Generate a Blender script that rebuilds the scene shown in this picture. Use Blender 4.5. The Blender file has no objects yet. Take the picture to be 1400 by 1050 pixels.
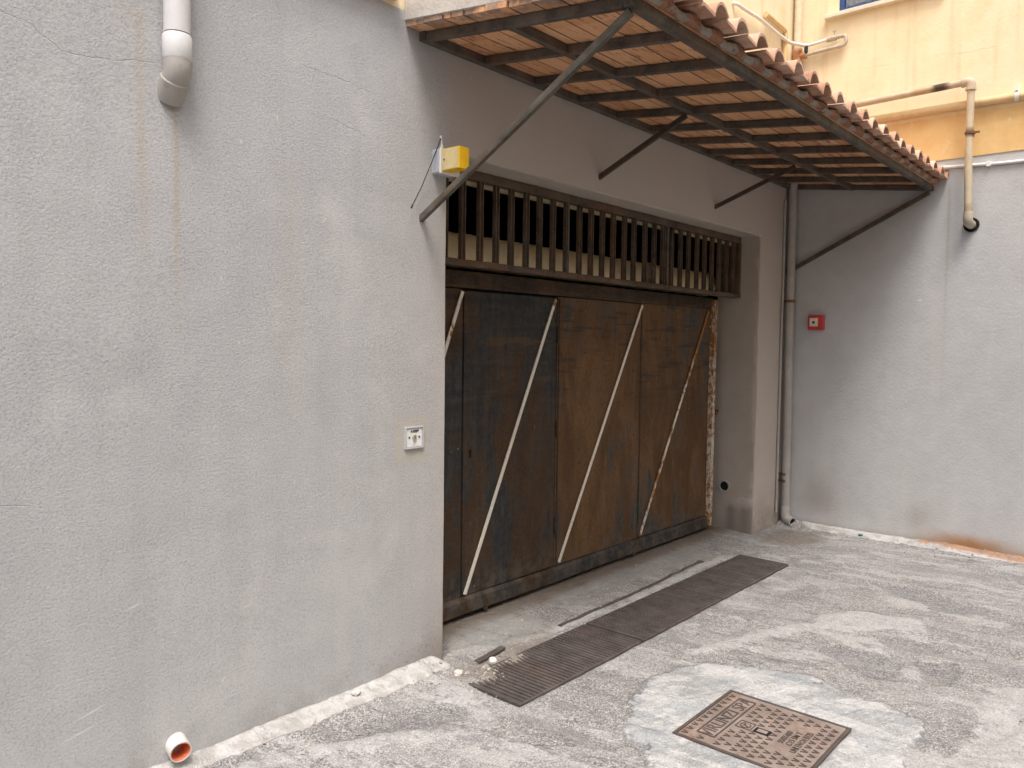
import bpy, bmesh, math, random
import numpy as np
from mathutils import Vector, Matrix, noise as mnoise
random.seed(7)
rng = np.random.default_rng(7)
R = math.radians
C = bpy.context.scene.collection
scene = bpy.context.scene

# ------------------------------------------------------------------ camera
cam = bpy.data.cameras.new("camera")
cam.sensor_width = 36.0
cam.lens = 1067.93 / 1400 * 36.0
cam.clip_start = 0.05
cam.clip_end = 500
camo = bpy.data.objects.new("camera", cam)
C.objects.link(camo)
_yaw, _pit, _rol = 0.8544, -0.0523, 0.0126
_f = Vector((math.sin(_yaw) * math.cos(_pit), math.cos(_yaw) * math.cos(_pit), math.sin(_pit)))
_r = Vector((math.cos(_yaw), -math.sin(_yaw), 0))
_u = _r.cross(_f)
_r2 = _r * math.cos(_rol) + _u * math.sin(_rol)
_u2 = -_r * math.sin(_rol) + _u * math.cos(_rol)
m = Matrix.Identity(4)
for i in range(3):
    m[i][0], m[i][1], m[i][2] = _r2[i], _u2[i], -_f[i]
m[0][3], m[1][3], m[2][3] = 0.0, -2.7653, 1.6
camo.matrix_world = m
scene.camera = camo

# ------------------------------------------------------------------ light
SUN_D = Vector((0.36, 0.34, -1.0)).normalized()          # direction the light travels
world = bpy.data.worlds.new("World")
scene.world = world
world.use_nodes = True
wn = world.node_tree
bg = wn.nodes["Background"]
sky = wn.nodes.new("ShaderNodeTexSky")
sky.sky_type = 'NISHITA'
sky.sun_disc = False
sky.sun_elevation = math.asin(-SUN_D.z)
sky.sun_rotation = math.atan2(-SUN_D.x, -SUN_D.y)
sky.air_density = 1.0
sky.dust_density = 4.0
sky.ozone_density = 0.6
hs = wn.nodes.new("ShaderNodeHueSaturation")             # thin cloud: the sky's blue is washed out
hs.inputs['Saturation'].default_value = 0.88
wn.links.new(sky.outputs[0], hs.inputs['Color'])
wn.links.new(hs.outputs[0], bg.inputs['Color'])
bg.inputs['Strength'].default_value = 0.13
sun = bpy.data.lights.new("sun", 'SUN')
sun.energy = 1.15
sun.angle = R(20)
sun.color = (1.0, 0.975, 0.945)
suno = bpy.data.objects.new("sun", sun)
suno.rotation_euler = SUN_D.to_track_quat('-Z', 'Y').to_euler()
suno.location = (0, -2, 8)
C.objects.link(suno)
vs = scene.view_settings
vs.view_transform = 'Standard'
vs.look = 'None'
vs.gamma = 1
vs.exposure = 1.12

# ------------------------------------------------------------------ node helper
class V:
    """a socket (float or vector) with arithmetic"""
    def __init__(s, g, sock): s.g, s.s = g, sock
    def _m(s, op, a, b=None, c=None, clamp=False):
        n = s.g.nt.nodes.new("ShaderNodeMath"); n.operation = op; n.use_clamp = clamp
        for i, x in enumerate((a, b, c)):
            if x is None: continue
            if isinstance(x, V): s.g.nt.links.new(x.s, n.inputs[i])
            else: n.inputs[i].default_value = x
        return V(s.g, n.outputs[0])
    def __add__(s, o): return s._m('ADD', s, o)
    __radd__ = __add__
    def __sub__(s, o): return s._m('SUBTRACT', s, o)
    def __rsub__(s, o): return s._m('SUBTRACT', o, s)
    def __mul__(s, o): return s._m('MULTIPLY', s, o)
    __rmul__ = __mul__
    def __truediv__(s, o): return s._m('DIVIDE', s, o)
    def abs(s): return s._m('ABSOLUTE', s)
    def floor(s): return s._m('FLOOR', s)
    def frac(s): return s._m('FRACT', s)
    def max(s, o): return s._m('MAXIMUM', s, o)
    def min(s, o): return s._m('MINIMUM', s, o)
    def pow(s, o): return s._m('POWER', s, o)
    def clamp(s): return s._m('ADD', s, 0.0, clamp=True)
    def exp(s): return s._m('EXPONENT', s)
    def step(s, a, b, smooth=True):
        n = s.g.nt.nodes.new("ShaderNodeMapRange")
        if smooth: n.interpolation_type = 'SMOOTHSTEP'
        n.inputs['From Min'].default_value = min(a, b); n.inputs['From Max'].default_value = max(a, b)
        if a > b: n.inputs['To Min'].default_value = 1; n.inputs['To Max'].default_value = 0
        s.g.nt.links.new(s.s, n.inputs['Value'])
        return V(s.g, n.outputs['Result'])
    def gauss(s, c, w):
        t = (s - c) / w
        return (t * t * -1.0).exp()
    def curve(s, pts, x0, x1, y0, y1):
        """piecewise linear function through pts"""
        n = s.g.nt.nodes.new("ShaderNodeFloatCurve")
        t = (s - x0) / (x1 - x0)
        s.g.nt.links.new(t.s, n.inputs['Value'])
        cu = n.mapping.curves[0]
        P = [((x - x0) / (x1 - x0), (y - y0) / (y1 - y0)) for x, y in pts]
        while len(cu.points) < len(P): cu.points.new(0.5, 0.5)
        for q, (x, y) in zip(cu.points, P): q.location = (x, y); q.handle_type = 'VECTOR'
        n.mapping.update()
        return V(s.g, n.outputs[0]) * (y1 - y0) + y0

class G:
    def __init__(g, name):
        g.m = bpy.data.materials.new(name); g.m.use_nodes = True
        g.nt = g.m.node_tree
        g.b = g.nt.nodes["Principled BSDF"]
        g.pos = g.nt.nodes.new("ShaderNodeNewGeometry").outputs['Position']
        sx = g.nt.nodes.new("ShaderNodeSeparateXYZ"); g.nt.links.new(g.pos, sx.inputs[0])
        g.x, g.y, g.z = (V(g, sx.outputs[i]) for i in range(3))
    def vec(g, x, y, z):
        n = g.nt.nodes.new("ShaderNodeCombineXYZ")
        for i, a in enumerate((x, y, z)):
            if isinstance(a, V): g.nt.links.new(a.s, n.inputs[i])
            else: n.inputs[i].default_value = a
        return n.outputs[0]
    def noise(g, scale, detail=3, rough=0.55, vec=None, dist=0.0, color=False):
        n = g.nt.nodes.new("ShaderNodeTexNoise")
        n.inputs['Scale'].default_value = scale; n.inputs['Detail'].default_value = detail
        n.inputs['Roughness'].default_value = rough; n.inputs['Distortion'].default_value = dist
        g.nt.links.new(vec or g.pos, n.inputs['Vector'])
        return n.outputs['Color'] if color else V(g, n.outputs[0])
    def vor(g, scale, feature='F1', out='Distance', vec=None, rnd=1.0):
        n = g.nt.nodes.new("ShaderNodeTexVoronoi"); n.feature = feature
        n.inputs['Scale'].default_value = scale; n.inputs['Randomness'].default_value = rnd
        g.nt.links.new(vec or g.pos, n.inputs['Vector'])
        if out == 'Color':
            s = g.nt.nodes.new("ShaderNodeSeparateColor"); g.nt.links.new(n.outputs['Color'], s.inputs[0])
            return V(g, s.outputs[0])
        return V(g, n.outputs[out])
    def white(g, vec=None, f=None):
        n = g.nt.nodes.new("ShaderNodeTexWhiteNoise")
        if f is not None: n.noise_dimensions = '1D'; g.nt.links.new(f.s, n.inputs['W'])
        else: g.nt.links.new(vec, n.inputs['Vector'])
        return V(g, n.outputs['Value'])
    def ramp(g, v, stops):
        n = g.nt.nodes.new("ShaderNodeValToRGB"); e = n.color_ramp.elements
        while len(e) < len(stops): e.new(0.5)
        for q, (p, c) in zip(e, stops): q.position = p; q.color = (*c, 1)
        g.nt.links.new(v.s, n.inputs[0]); return n.outputs[0]
    def mix(g, f, a, b, mode='MIX'):
        n = g.nt.nodes.new("ShaderNodeMix"); n.data_type = 'RGBA'; n.blend_type = mode
        if isinstance(f, V): g.nt.links.new(f.s, n.inputs[0])
        else: n.inputs[0].default_value = f
        for i, c in ((6, a), (7, b)):
            if isinstance(c, (tuple, list)): n.inputs[i].default_value = (*c, 1)
            elif isinstance(c, V): g.nt.links.new(c.s, n.inputs[i])
            else: g.nt.links.new(c, n.inputs[i])
        return n.outputs[2]
    def attr(g, name):
        n = g.nt.nodes.new("ShaderNodeAttribute"); n.attribute_name = name
        return V(g, n.outputs['Fac'])
    def out(g, col, rough=0.8, metal=0.0, height=None, strength=0.5, dist=0.01, spec=0.4):
        def put(sock, x):
            if isinstance(x, V): g.nt.links.new(x.s, sock)
            elif isinstance(x, (tuple, list)): sock.default_value = (*x, 1)
            elif isinstance(x, (int, float)): sock.default_value = x
            else: g.nt.links.new(x, sock)
        put(g.b.inputs['Base Color'], col); put(g.b.inputs['Roughness'], rough)
        put(g.b.inputs['Metallic'], metal); g.b.inputs['Specular IOR Level'].default_value = spec
        if height is not None:
            n = g.nt.nodes.new("ShaderNodeBump"); n.inputs['Strength'].default_value = strength
            n.inputs['Distance'].default_value = dist
            g.nt.links.new(height.s, n.inputs['Height']); g.nt.links.new(n.outputs[0], g.b.inputs['Normal'])
        return g.m

def band(v, a, b, s):
    return v.step(a - s, a + s) * v.step(b + s, b - s)

# ------------------------------------------------------------------ materials
def mat_stucco():
    g = G("grey_stucco")
    big = g.noise(1.1, 4, 0.6); mid = g.noise(5, 3, 0.6); fine = g.noise(120, 3, 0.65)
    col = g.ramp(big * 0.55 + mid * 0.45, [(0.3, (.385, .395, .41)), (0.5, (.43, .438, .45)), (0.72, (.475, .48, .487))])
    col = g.mix((fine.step(.30, .72)) * 0.34, col, (.60, .59, .57))
    col = g.mix((fine.step(.52, .30)) * 0.30, col, (.23, .225, .22))
    # vertical weathering
    vs_ = g.noise(1, 3, 0.6, vec=g.vec(g.x * 9.0, g.y * 2.0, g.z * 0.55))
    col = g.mix(vs_.step(.50, .72) * .12, col, (.58, .56, .54))
    col = g.mix(vs_.step(.48, .28) * .12, col, (.30, .29, .28))
    cl = g.noise(2.1, 5, .7, dist=.8)
    col = g.mix(cl.step(.56, .66) * .22, col, (.56, .555, .55))
    col = g.mix(cl.step(.42, .32) * .10, col, (.31, .305, .30))
    wob = (g.noise(3, 3) - .5) * .05
    grain = g.noise(40, 2).step(.25, .7)
    for x0, w, z1, z0, f1 in ((1.335, .012, 2.44, 1.45, .42), (1.215, .017, 2.72, 1.55, .30), (1.19, .075, 3.4, 2.35, .24),
                              (1.765, .008, 2.55, 2.1, .3), (1.80, .05, 2.3, 1.0, .12), (2.0, .008, 2.2, 1.6, .2)):
        s = (g.x + wob * .5).gauss(x0, w) * g.z.step(z1 + .03, z1 - .03) * g.z.step(z0, z0 + .7) * (grain * .6 + .4)
        col = g.mix(s * f1, col, (.42, .30, .15))
    # pale efflorescence patches
    for x0, z0, wx, wz, f in ((2.0, 2.1, .05, .16, .35), (2.12, 1.95, .06, .2, .25), (2.2, 2.65, .1, .2, .25), (1.95, .75, .1, .06, .2)):
        col = g.mix(g.x.gauss(x0, wx) * (g.z + wob).gauss(z0, wz) * (mid.step(.3, .6)) * f, col, (.66, .65, .63))
    # beige filler round the key switch
    sm = band(g.x + (mid - .5) * .03, 2.355, 2.565, .012) * band(g.z + (mid - .5) * .04, 1.03, 1.245, .015)
    col = g.mix(sm * .45, col, (.50, .46, .36))
    # warm tone painted toward the gate; the lighter wash offsets the canopy's shade
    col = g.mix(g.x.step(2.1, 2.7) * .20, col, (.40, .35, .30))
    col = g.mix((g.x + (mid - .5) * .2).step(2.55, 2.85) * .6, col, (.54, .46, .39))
    # grime at the foot
    spk = g.noise(38, 3, .6).step(.58, .70)
    foot = g.z.step(.38, .02)
    col = g.mix(spk * foot * g.x.step(1.7, 2.5) * .55, col, (.12, .085, .06))
    col = g.mix(g.z.step(.45, .0) * g.x.step(2.3, 2.66) * (mid.step(.3, .6)) * .5, col, (.20, .17, .15))
    col = g.mix(g.z.step(.22, .0) * (mid * .5 + g.noise(14, 4, .7) * .5).step(.38, .6) * .5, col, (.24, .215, .185))
    # scratches and paint specks
    for xs, zs, ln in ((1.02, .33, .09), (.98, .27, .10), (1.17, .66, .05)):
        s = g.x.gauss(xs, ln * .5) * (g.z - (g.x - xs) * .25 + wob * .1).gauss(zs, .0035)
        col = g.mix(s * .8, col, (.66, .66, .65))
    sp = g.noise(16, 2, .5, vec=g.vec(g.x * 1.6, g.y, g.z)).step(.735, .76)
    col = g.mix(sp * .55, col, (.64, .63, .61))
    # hairline cracks
    crk = None
    jit = (g.noise(14, 4, .7) - .5) * .035
    for P in ([(.7, 2.60), (.797, 2.585), (.865, 2.577), (.968, 2.513), (1.067, 2.522), (1.30, 2.565)],
              [(1.84, 2.715), (1.919, 2.709), (2.065, 2.703), (2.263, 2.68)],
              [(1.955, 2.53), (2.047, 2.522), (2.143, 2.505), (2.25, 2.468)],
              [(.5, 1.12), (.62, 1.09), (.768, 1.08), (.891, 1.05)]):
        x0, x1 = P[0][0], P[-1][0]; ys = [p[1] for p in P]; y0, y1 = min(ys) - .01, max(ys) + .01
        d = (g.z + jit - g.x.curve(P, x0, x1, y0, y1)).abs()
        c = d.step(.0026, .0006) * band(g.x, x0 + .03, x1 - .04, .03)
        crk = c if crk is None else crk.max(c)
    col = g.mix(crk * .22, col, (.12, .11, .10))
    g2 = g.noise(125, 3, .66, dist=.3)
    h = g2 * .8 + g.noise(60, 3, .6) * .3 + mid * .25 - crk * .4
    return g.out(col, .92, height=h, strength=.55, dist=.0055, spec=.25)

def mat_render(name, base, dark, warm, right=False):
    g = G(name)
    big = g.noise(1.4, 4, .6); mid = g.noise(7, 4, .6); fine = g.noise(120, 2, .6)
    col = g.ramp(big * .5 + mid * .5, [(.32, dark), (.68, base)])
    vs_ = g.noise(1, 3, .6, vec=g.vec(g.x * 7, g.y * 7, g.z * .5))
    col = g.mix(vs_.step(.5, .75) * .25, col, warm)
    col = g.mix((fine - .5).abs().step(.05, .25) * .25, col, (.25, .24, .22))
    if right:
        wob = (g.noise(4, 4) - .5) * .12
        # rust bloom above the kerb, drip line below the tile end
        s = g.y.gauss(-1.50, .24) * (g.z + wob * .8).step(.17, .05)
        col = g.mix(s * .95, col, (.36, .15, .035))
        s = (g.y + wob).gauss(-1.62, .5) * (g.z + wob * .6).step(.16, .0)
        col = g.mix(s * .55, col, (.33, .22, .10))
        s = (g.y + wob * .15).gauss(-1.27, .012) * g.z.step(1.0, 2.8) * g.z.step(2.9, 2.85)
        col = g.mix(s * .35, col, (.33, .27, .16))
        s = (g.y + wob).gauss(-.33, .16) * (g.z + wob).gauss(.28, .16)
        col = g.mix(s * .5, col, (.25, .21, .17))
        s = (g.y + wob).gauss(-1.15, .12) * (g.z + wob).gauss(.22, .12)
        col = g.mix(s * .35, col, (.30, .27, .20))
        col = g.mix((g.z + wob * .6).step(.10, .02) * .45, col, (.24, .20, .15))
        sp = g.noise(30, 2, .5).step(.74, .77)
        col = g.mix(sp * .5 * g.y.step(-1.3, -1.9), col, (.7, .7, .7))
        d = (g.y.gauss(-1.09, .018) * g.z.gauss(1.985, .009)).step(.35, .6)
        col = g.mix(d * .8, col, (.72, .72, .72))
    else:
        wob = (g.noise(9, 4) - .5) * .14
        # damp patches at the foot of the jamb
        s = (g.z + wob).step(.27, .18) * (g.y.gauss(.20, .055) + g.y.gauss(.07, .07)).clamp() * g.x.step(6.0, 6.2)
        col = g.mix(s.clamp() * .62, col, (.13, .105, .085))
        col = g.mix((g.z + wob * .5).step(.20, .0) * .4, col, (.22, .19, .16))
        ring = ((g.z + wob).gauss(.275, .012)) * g.y.step(.2, .1) * g.x.step(6.0, 6.2)
        col = g.mix(ring * .4, col, (.6, .57, .53))
    h = fine * .5 + g.noise(45, 3, .6) * .8 + mid * .8
    return g.out(col, .9, height=h, strength=.42, dist=.006, spec=.25)

def mat_yellow():
    g = G("yellow_plaster")
    big = g.noise(1.3, 4, .65); mid = g.noise(6, 4, .6); fine = g.noise(110, 2, .6)
    col = g.ramp(big * .5 + mid * .5, [(.3, (.79, .63, .39)), (.5, (.85, .72, .49)), (.72, (.87, .78, .58))])
    # deeper ochre dado strip at the bottom
    wob = (mid - .5) * .03
    lo = (g.z + wob * .4).step(3.43, 3.41)
    lo = lo * g.x.step(6.80, 6.85)
    col = g.mix(lo, col, g.ramp(mid, [(.3, (.72, .46, .19)), (.7, (.80, .56, .27))]))
    vs_ = g.noise(1, 3, .6, vec=g.vec(g.x * 8, g.y * 8, g.z * .6))
    col = g.mix(vs_.step(.52, .75) * .34, col, (.56, .42, .25))
    fl_ = g.noise(4, 6, .75, dist=.6); col = g.mix(fl_.step(.60, .64) * .30, col, (.86, .80, .66))
    d = (g.z - 3.95 - g.y * .05 + (g.noise(3, 4) - .5) * .12).abs()
    col = g.mix(d.step(.006, .001) * .35 * g.noise(2, 2).step(.42, .6), col, (.45, .33, .18))
    sp = g.noise(22, 3, .6).step(.70, .76)
    col = g.mix(sp * .3, col, (.42, .30, .17))
    h = fine * .5 + g.noise(45, 3, .6) * .8
    return g.out(col, .9, height=h, strength=.3, dist=.005, spec=.25)

def mat_steel(name, c0, c1, rust, amount=.5, spots=.5):
    g = G(name)
    a = g.noise(9, 5, .65); b = g.noise(45, 4, .65); c = g.noise(3, 3)
    col = g.ramp(a, [(.3, c0), (.7, c1)])
    col = g.mix((b * .6 + c * .4).step(.62 - amount * .25, .70 - amount * .12) * .8, col, rust)
    col = g.mix(g.noise(110, 2).step(.66, .74) * spots, col, (.27, .25, .22))
    return g.out(col, .72, metal=.0, height=b + g.noise(160, 2) * .4, strength=.5, dist=.003, spec=.35)

def mat_sheet(name, slate, brown, k, seed):
    """gate sheet metal: old slate paint gone to brown rust, streaked downwards"""
    g = G(name)
    s1 = g.noise(1, 5, .62, vec=g.vec(g.x * 7 + seed, g.y * 3, g.z * .8))
    s2 = g.noise(1, 4, .6, vec=g.vec(g.x * 2.2 + seed, g.y, g.z * 1.6), dist=.4)
    s3 = g.noise(1, 4, .65, vec=g.vec(g.x * 30, g.y * 4, g.z * 2.6))
    hz = g.noise(1, 3, .6, vec=g.vec(g.x * 2.5, g.y, g.z * 22))
    blot = g.noise(1, 5, .68, vec=g.vec(g.x * 4.5 + seed, g.y, g.z * 1.5 + seed), dist=.7)
    t = s1 * .16 + s2 * .36 + s3 * .08 + blot * .40
    brn = t.step(.50 - k - .05, .50 - k + .06)
    bc = g.mix(blot.step(.35, .65), brown, tuple(v * .50 for v in brown))
    bc = g.mix(g.noise(70, 4, .7).step(.48, .70) * .45, bc, (.17, .088, .034))
    bc = g.mix(g.noise(50, 4, .7).step(.50, .34) * .5, bc, tuple(v * .35 for v in brown))
    sc = g.mix((s3 * .4 + g.noise(24, 5, .7) * .6).step(.38, .64), slate, tuple(v * 1.8 for v in slate))
    sc = g.mix(g.noise(1, 4, .65, vec=g.vec(g.x * 9, g.y, g.z * 1.6), dist=.8).step(.54, .66) * .42, sc, (.080, .086, .090))
    col = g.mix(brn * .94, sc, bc)
    # brushed horizontal strokes in the upper half, pale drips and scuffs
    col = g.mix(hz.step(.54, .66) * g.z.step(1.0, 1.45) * .55, col, (.026, .026, .026))
    col = g.mix(hz.step(.44, .36) * g.z.step(1.0, 1.5) * .45, col, (.115, .068, .032))
    col = g.mix(g.noise(1, 4, .7, vec=g.vec(g.x * 30, g.y, g.z * 7)).step(.68, .75) * .5, col, (.20, .21, .21))
    col = g.mix(g.noise(1, 3, .7, vec=g.vec(g.x * 90, g.y, g.z * 16)).step(.72, .78) * .5, col, (.26, .25, .23))
    edge = g.z.step(.34, .14)
    col = g.mix(edge * g.noise(12, 4).step(.4, .65) * .55, col, (.13, .11, .09))
    sp = g.vor(9, vec=g.vec(g.x, g.y * .2, g.z)).step(.055, .03) * g.noise(5, 1).step(.5, .6)
    col = g.mix(sp * .7, col, (.33, .28, .22))
    h = s3 * .2 + g.noise(70, 3) * .4 + g.noise(5, 2) * 2.0
    return g.out(col, g.noise(8, 3) * .25 + .55, height=h, strength=.35, dist=.004, spec=.22)

def mat_cream(name, rusty, base=(.80, .74, .64)):
    g = G(name)
    a = g.noise(1, 4, .7, vec=g.vec(g.x * 26, g.y * 20, g.z * 10)); b = g.noise(60, 3, .6); c = g.noise(2.2, 2, .5)
    col = g.ramp(b, [(.3, tuple(v * .8 for v in base)), (.7, base)])
    r = (a * .55 + c * .25 + g.z.step(1.2, 1.9) * .11 + .07).step(.60 - rusty, .64 - rusty + .03)
    col = g.mix(r, col, g.ramp(g.noise(40, 4), [(.3, (.20, .075, .02)), (.7, (.38, .18, .05))]))
    return g.out(col, .62, height=a + b * .4, strength=.3, dist=.002, spec=.4)

def mat_tile():
    g = G("terracotta_tile")
    ci = g.white(f=(g.x * (1 / .207) * 2 - .1).floor())
    col = g.ramp(g.noise(7, 4, .65) * .6 + ci * .4, [(.25, (.38, .20, .13)), (.5, (.58, .36, .255)), (.8, (.72, .53, .42))])
    col = g.mix(g.noise(30, 4, .7).step(.52, .72) * .5, col, (.62, .49, .39))
    col = g.mix(g.noise(12, 5, .7).step(.56, .75) * .55, col, (.17, .10, .07))
    return g.out(col, .88, height=g.noise(60, 4), strength=.4, dist=.004, spec=.25)

def mat_deck():
    g = G("terracotta_plank")
    row = (g.y * (1 / .124)).floor()
    col_i = g.white(vec=g.vec(row, (g.x * (1 / .90)).floor(), 0.0))
    gr = g.noise(1, 4, .6, vec=g.vec(g.x * 3, g.y * 22, g.z * 5))
    col = g.ramp(gr * .55 + col_i * .45, [(.2, (.53, .25, .125)), (.5, (.71, .38, .20)), (.8, (.80, .48, .28))])
    st = g.noise(1, 4, .7, vec=g.vec(g.x * 9 + g.y * 5, g.y * 30 + row * 7.3, 0.0))
    ms = g.noise(2.6, 2)
    col = g.mix(g.x.step(2.50, 2.45) * g.noise(9, 4, .7).step(.38, .55) * .8, col, g.ramp(g.noise(25, 3), [(.3, (.17, .12, .095)), (.7, (.36, .29, .24))]))
    col = g.mix(st.step(.55, .62) * ms.step(.36, .52) * .82, col, (.20, .085, .065))
    col = g.mix(g.noise(11, 4, .7).step(.58, .75) * .5, col, (.36, .20, .13))
    fr_ = (g.y * (1 / .124)).frac(); col = g.mix((fr_ - .5).abs().step(.455, .485) * .75, col, (.16, .09, .06))
    return g.out(col, .85, height=gr + g.noise(70, 3) * .4, strength=.35, dist=.003, spec=.25)

def mat_mortar(name, a, b):
    g = G(name)
    n = g.noise(7, 5, .65); f = g.noise(70, 3, .65)
    col = g.ramp(n * .7 + f * .3, [(.3, a), (.7, b)])
    col = g.mix(g.noise(24, 4, .65).step(.58, .74) * .4, col, tuple(v * .5 for v in a))
    return g.out(col, .92, height=f * .6 + n, strength=.6, dist=.008, spec=.2)

def mat_plain(name, col, rough=.5, var=.12, dirt=.25, scale=12, metal=0., dirtc=(.16, .13, .10), spec=.4):
    g = G(name)
    n = g.noise(scale, 4, .6); d = g.noise(scale * 3.2, 4, .7)
    c = g.ramp(n, [(.3, tuple(v * (1 - var) for v in col)), (.7, tuple(min(1, v * (1 + var)) for v in col))])
    c = g.mix(d.step(.55, .75) * dirt, c, dirtc)
    return g.out(c, n * .2 + (rough - .1), metal=metal, height=d, strength=.12, dist=.002, spec=spec)

def mat_pipe_rust(name, base, spots):
    """painted gas pipe with rust at given (axis, centre, half width) places"""
    g = G(name)
    n = g.noise(14, 4, .65); b = g.noise(50, 4, .7)
    c = g.ramp(n, [(.3, tuple(v * .8 for v in base)), (.7, base)])
    c = g.mix(b.step(.60, .74) * .45, c, (.34, .19, .08))
    for ax, c0, w, colr, k in spots:
        v = (g.x, g.y, g.z)[ax] + (n - .5) * w * .9
        c = g.mix(band(v, c0 - w, c0 + w, w * .6) * k, c, colr)
    return g.out(c, .55, height=b, strength=.2, dist=.002)

def mat_ground():
    g = G("old_asphalt")
    cem, drk, mor, smo, rus, dir_, fil = (g.attr(k) for k in ("cement", "dark", "mortar", "smooth", "rust", "dirt", "fillet"))
    n1 = g.noise(1.3, 5, .6); n2 = g.noise(6, 5, .65); n3 = g.noise(26, 4, .65); n4 = g.noise(90, 3, .6)
    edge = (n2 - .5) * .8 + (n3 - .5) * .7
    def mk(a, lo=.38, hi=.62, e=1.0): return (a + edge * e).step(lo, hi)
    # asphalt: exposed stones in a worn grey binder
    cell = g.vor(115, out='Color'); cd = g.vor(115)
    cell2 = g.vor(210, out='Color')
    stone = g.ramp(cell, [(.0, (.04, .04, .042)), (.20, (.15, .15, .152)), (.6, (.35, .345, .34)), (.95, (.80, .79, .775))])
    fine = g.ramp(cell2, [(.0, (.08, .08, .08)), (.5, (.30, .294, .286)), (1.0, (.64, .625, .60))])
    asp = g.mix(cd.step(.60, .36) * .85, fine, stone)
    tone = g.ramp(n1 * .45 + n2 * .55, [(.32, (.145, .141, .141)), (.48, (.245, .235, .228)), (.66, (.335, .318, .302))])
    col = g.mix(.38, asp, tone)
    # worn layers: broken plates of thin asphalt with a ragged lip, running along the lane
    wv = g.vec(g.x * 2.7 + g.y * .45, g.y * .95 - g.x * .2, 0.0)
    L1 = g.noise(1.0, 7, .62, vec=wv, dist=.5); L2 = g.noise(1.9, 7, .66, vec=wv, dist=.4)
    p1, p2, p3 = L1.step(.505, .520), L2.step(.548, .562), L2.step(.436, .422)
    col = g.mix(p1 * .22, col, (.44, .435, .43))
    col = g.mix(p2 * .30, col, (.58, .575, .57))
    col = g.mix(p3 * .36, col, (.17, .17, .175))
    lip = (L1 - .515).abs().step(.014, .002) * g.noise(4, 3).step(.42, .6)
    lip = lip.max((L2 - .555).abs().step(.012, .002) * g.noise(5, 3).step(.5, .62))
    col = g.mix(lip * .55, col, (.13, .125, .12))
    pale = g.noise(11, 6, .72, dist=.5).step(.58, .70)
    col = g.mix(pale * .16, col, (.64, .63, .615))
    crk = lip
    # dark sunk patches
    md = mk(drk, .40, .60, .65)
    col = g.mix(md * .72, col, g.mix(.5, asp, (.13, .13, .135)))
    # cream mortar
    mm = mk(mor, .42, .58)
    mc = g.ramp(n3 * .5 + n2 * .5, [(.3, (.30, .297, .292)), (.65, (.51, .507, .50))])
    mc = g.mix(n4.step(.54, .70) * .6, mc, (.22, .20, .18))
    mc = g.mix(.25, mc, asp)
    col = g.mix(mm * (n3.step(.30, .48) * .5 + .42), col, mc)
    # smooth blue grey cement round the manhole: trowel strokes
    mcem = mk(cem, .40, .60, .95)
    tr = g.noise(1, 4, .7, vec=g.vec(g.x * 5 + g.y * 3.5, g.y * 34 + g.x * 14, 0.0), dist=.4)
    cc = g.ramp(tr * .45 + n2 * .55, [(.33, (.19, .205, .215)), (.5, (.36, .37, .375)), (.66, (.60, .60, .595))])
    cc = g.mix(n4.step(.58, .70) * .55, cc, (.20, .20, .20))
    cc = g.mix(n4.step(.42, .30) * .4, cc, (.76, .76, .75))
    cc = g.mix(tr.step(.40, .30) * .55, cc, (.20, .23, .25))
    cc = g.mix(L2.step(.49, .52) * .4, cc, (.74, .74, .73))
    cc = g.mix(g.noise(3.2, 4, .7).step(.50, .62) * .55, cc, (.27, .31, .34))
    cc = g.mix(.22, cc, asp)
    col = g.mix(mcem * .92, col, cc)
    ce = (cem + edge * .95 - .5).abs().step(.09, .01) * g.noise(5, 3).step(.40, .55)
    col = g.mix(ce * .55, col, (.15, .15, .15))
    # smooth whitish cement fillet along the walls
    mf = (fil + (n2 - .5) * .9 + (n3 - .5) * .8).step(.46, .56)
    fc = g.ramp(n2 * .6 + n3 * .4, [(.3, (.40, .39, .375)), (.5, (.52, .515, .505)), (.7, (.62, .615, .605))])
    fc = g.mix(n4.step(.60, .72) * .4, fc, (.30, .28, .25))
    fc = g.mix(g.noise(13, 5, .7).step(.44, .58) * .7, fc, (.33, .31, .285))
    col = g.mix(mf * .94, col, fc)
    fe = (fil + (n2 - .5) * .9 + (n3 - .5) * .8 - .49).abs().step(.10, .01)
    col = g.mix(fe * .35, col, (.20, .17, .14))
    # threshold screed
    ms = mk(smo, .42, .58, .7)
    s2 = g.noise(1, 5, .7, vec=g.vec(g.x * 2.5, g.y * 9, 0.0))
    sedge = (smo + edge * .7 - .5).abs().step(.16, .02)
    col = g.mix(sedge * .6, col, g.mix(n4.step(.4, .6), (.50, .46, .40), (.16, .145, .13)))
    sc_ = g.ramp(s2 * .6 + n3 * .4, [(.32, (.21, .215, .21)), (.68, (.37, .37, .35))])
    sc_ = g.mix(n4.step(.62, .72) * .3, sc_, (.5, .47, .42))
    col = g.mix(ms * .85, col, sc_)
    thr = g.y.step(-.20, -.10) * g.y.step(.34, .30) * g.x.step(2.6, 2.7) * g.x.step(6.4, 6.2)
    crumb = (g.noise(8, 6, .72, dist=.6) * .6 + g.noise(30, 4, .7) * .4)
    col = g.mix(thr * crumb.step(.52, .60) * .62, col, g.mix(n4.step(.38, .62), (.22, .20, .17), (.52, .48, .41)))
    col = g.mix(thr * crumb.step(.45, .38) * .55, col, (.15, .14, .125))
    gl = (g.y + (n2 - .5) * .12).step(.10, .27) * thr
    col = g.mix(gl * (n3 * .5 + .45), col, (.135, .11, .088))
    md2 = mk(dir_, .38, .70, .9)
    col = g.mix(md2 * .62, col, g.ramp(n3, [(.3, (.145, .115, .09)), (.7, (.26, .215, .17))]))
    mr = mk(rus, .38, .66, .8)
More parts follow.
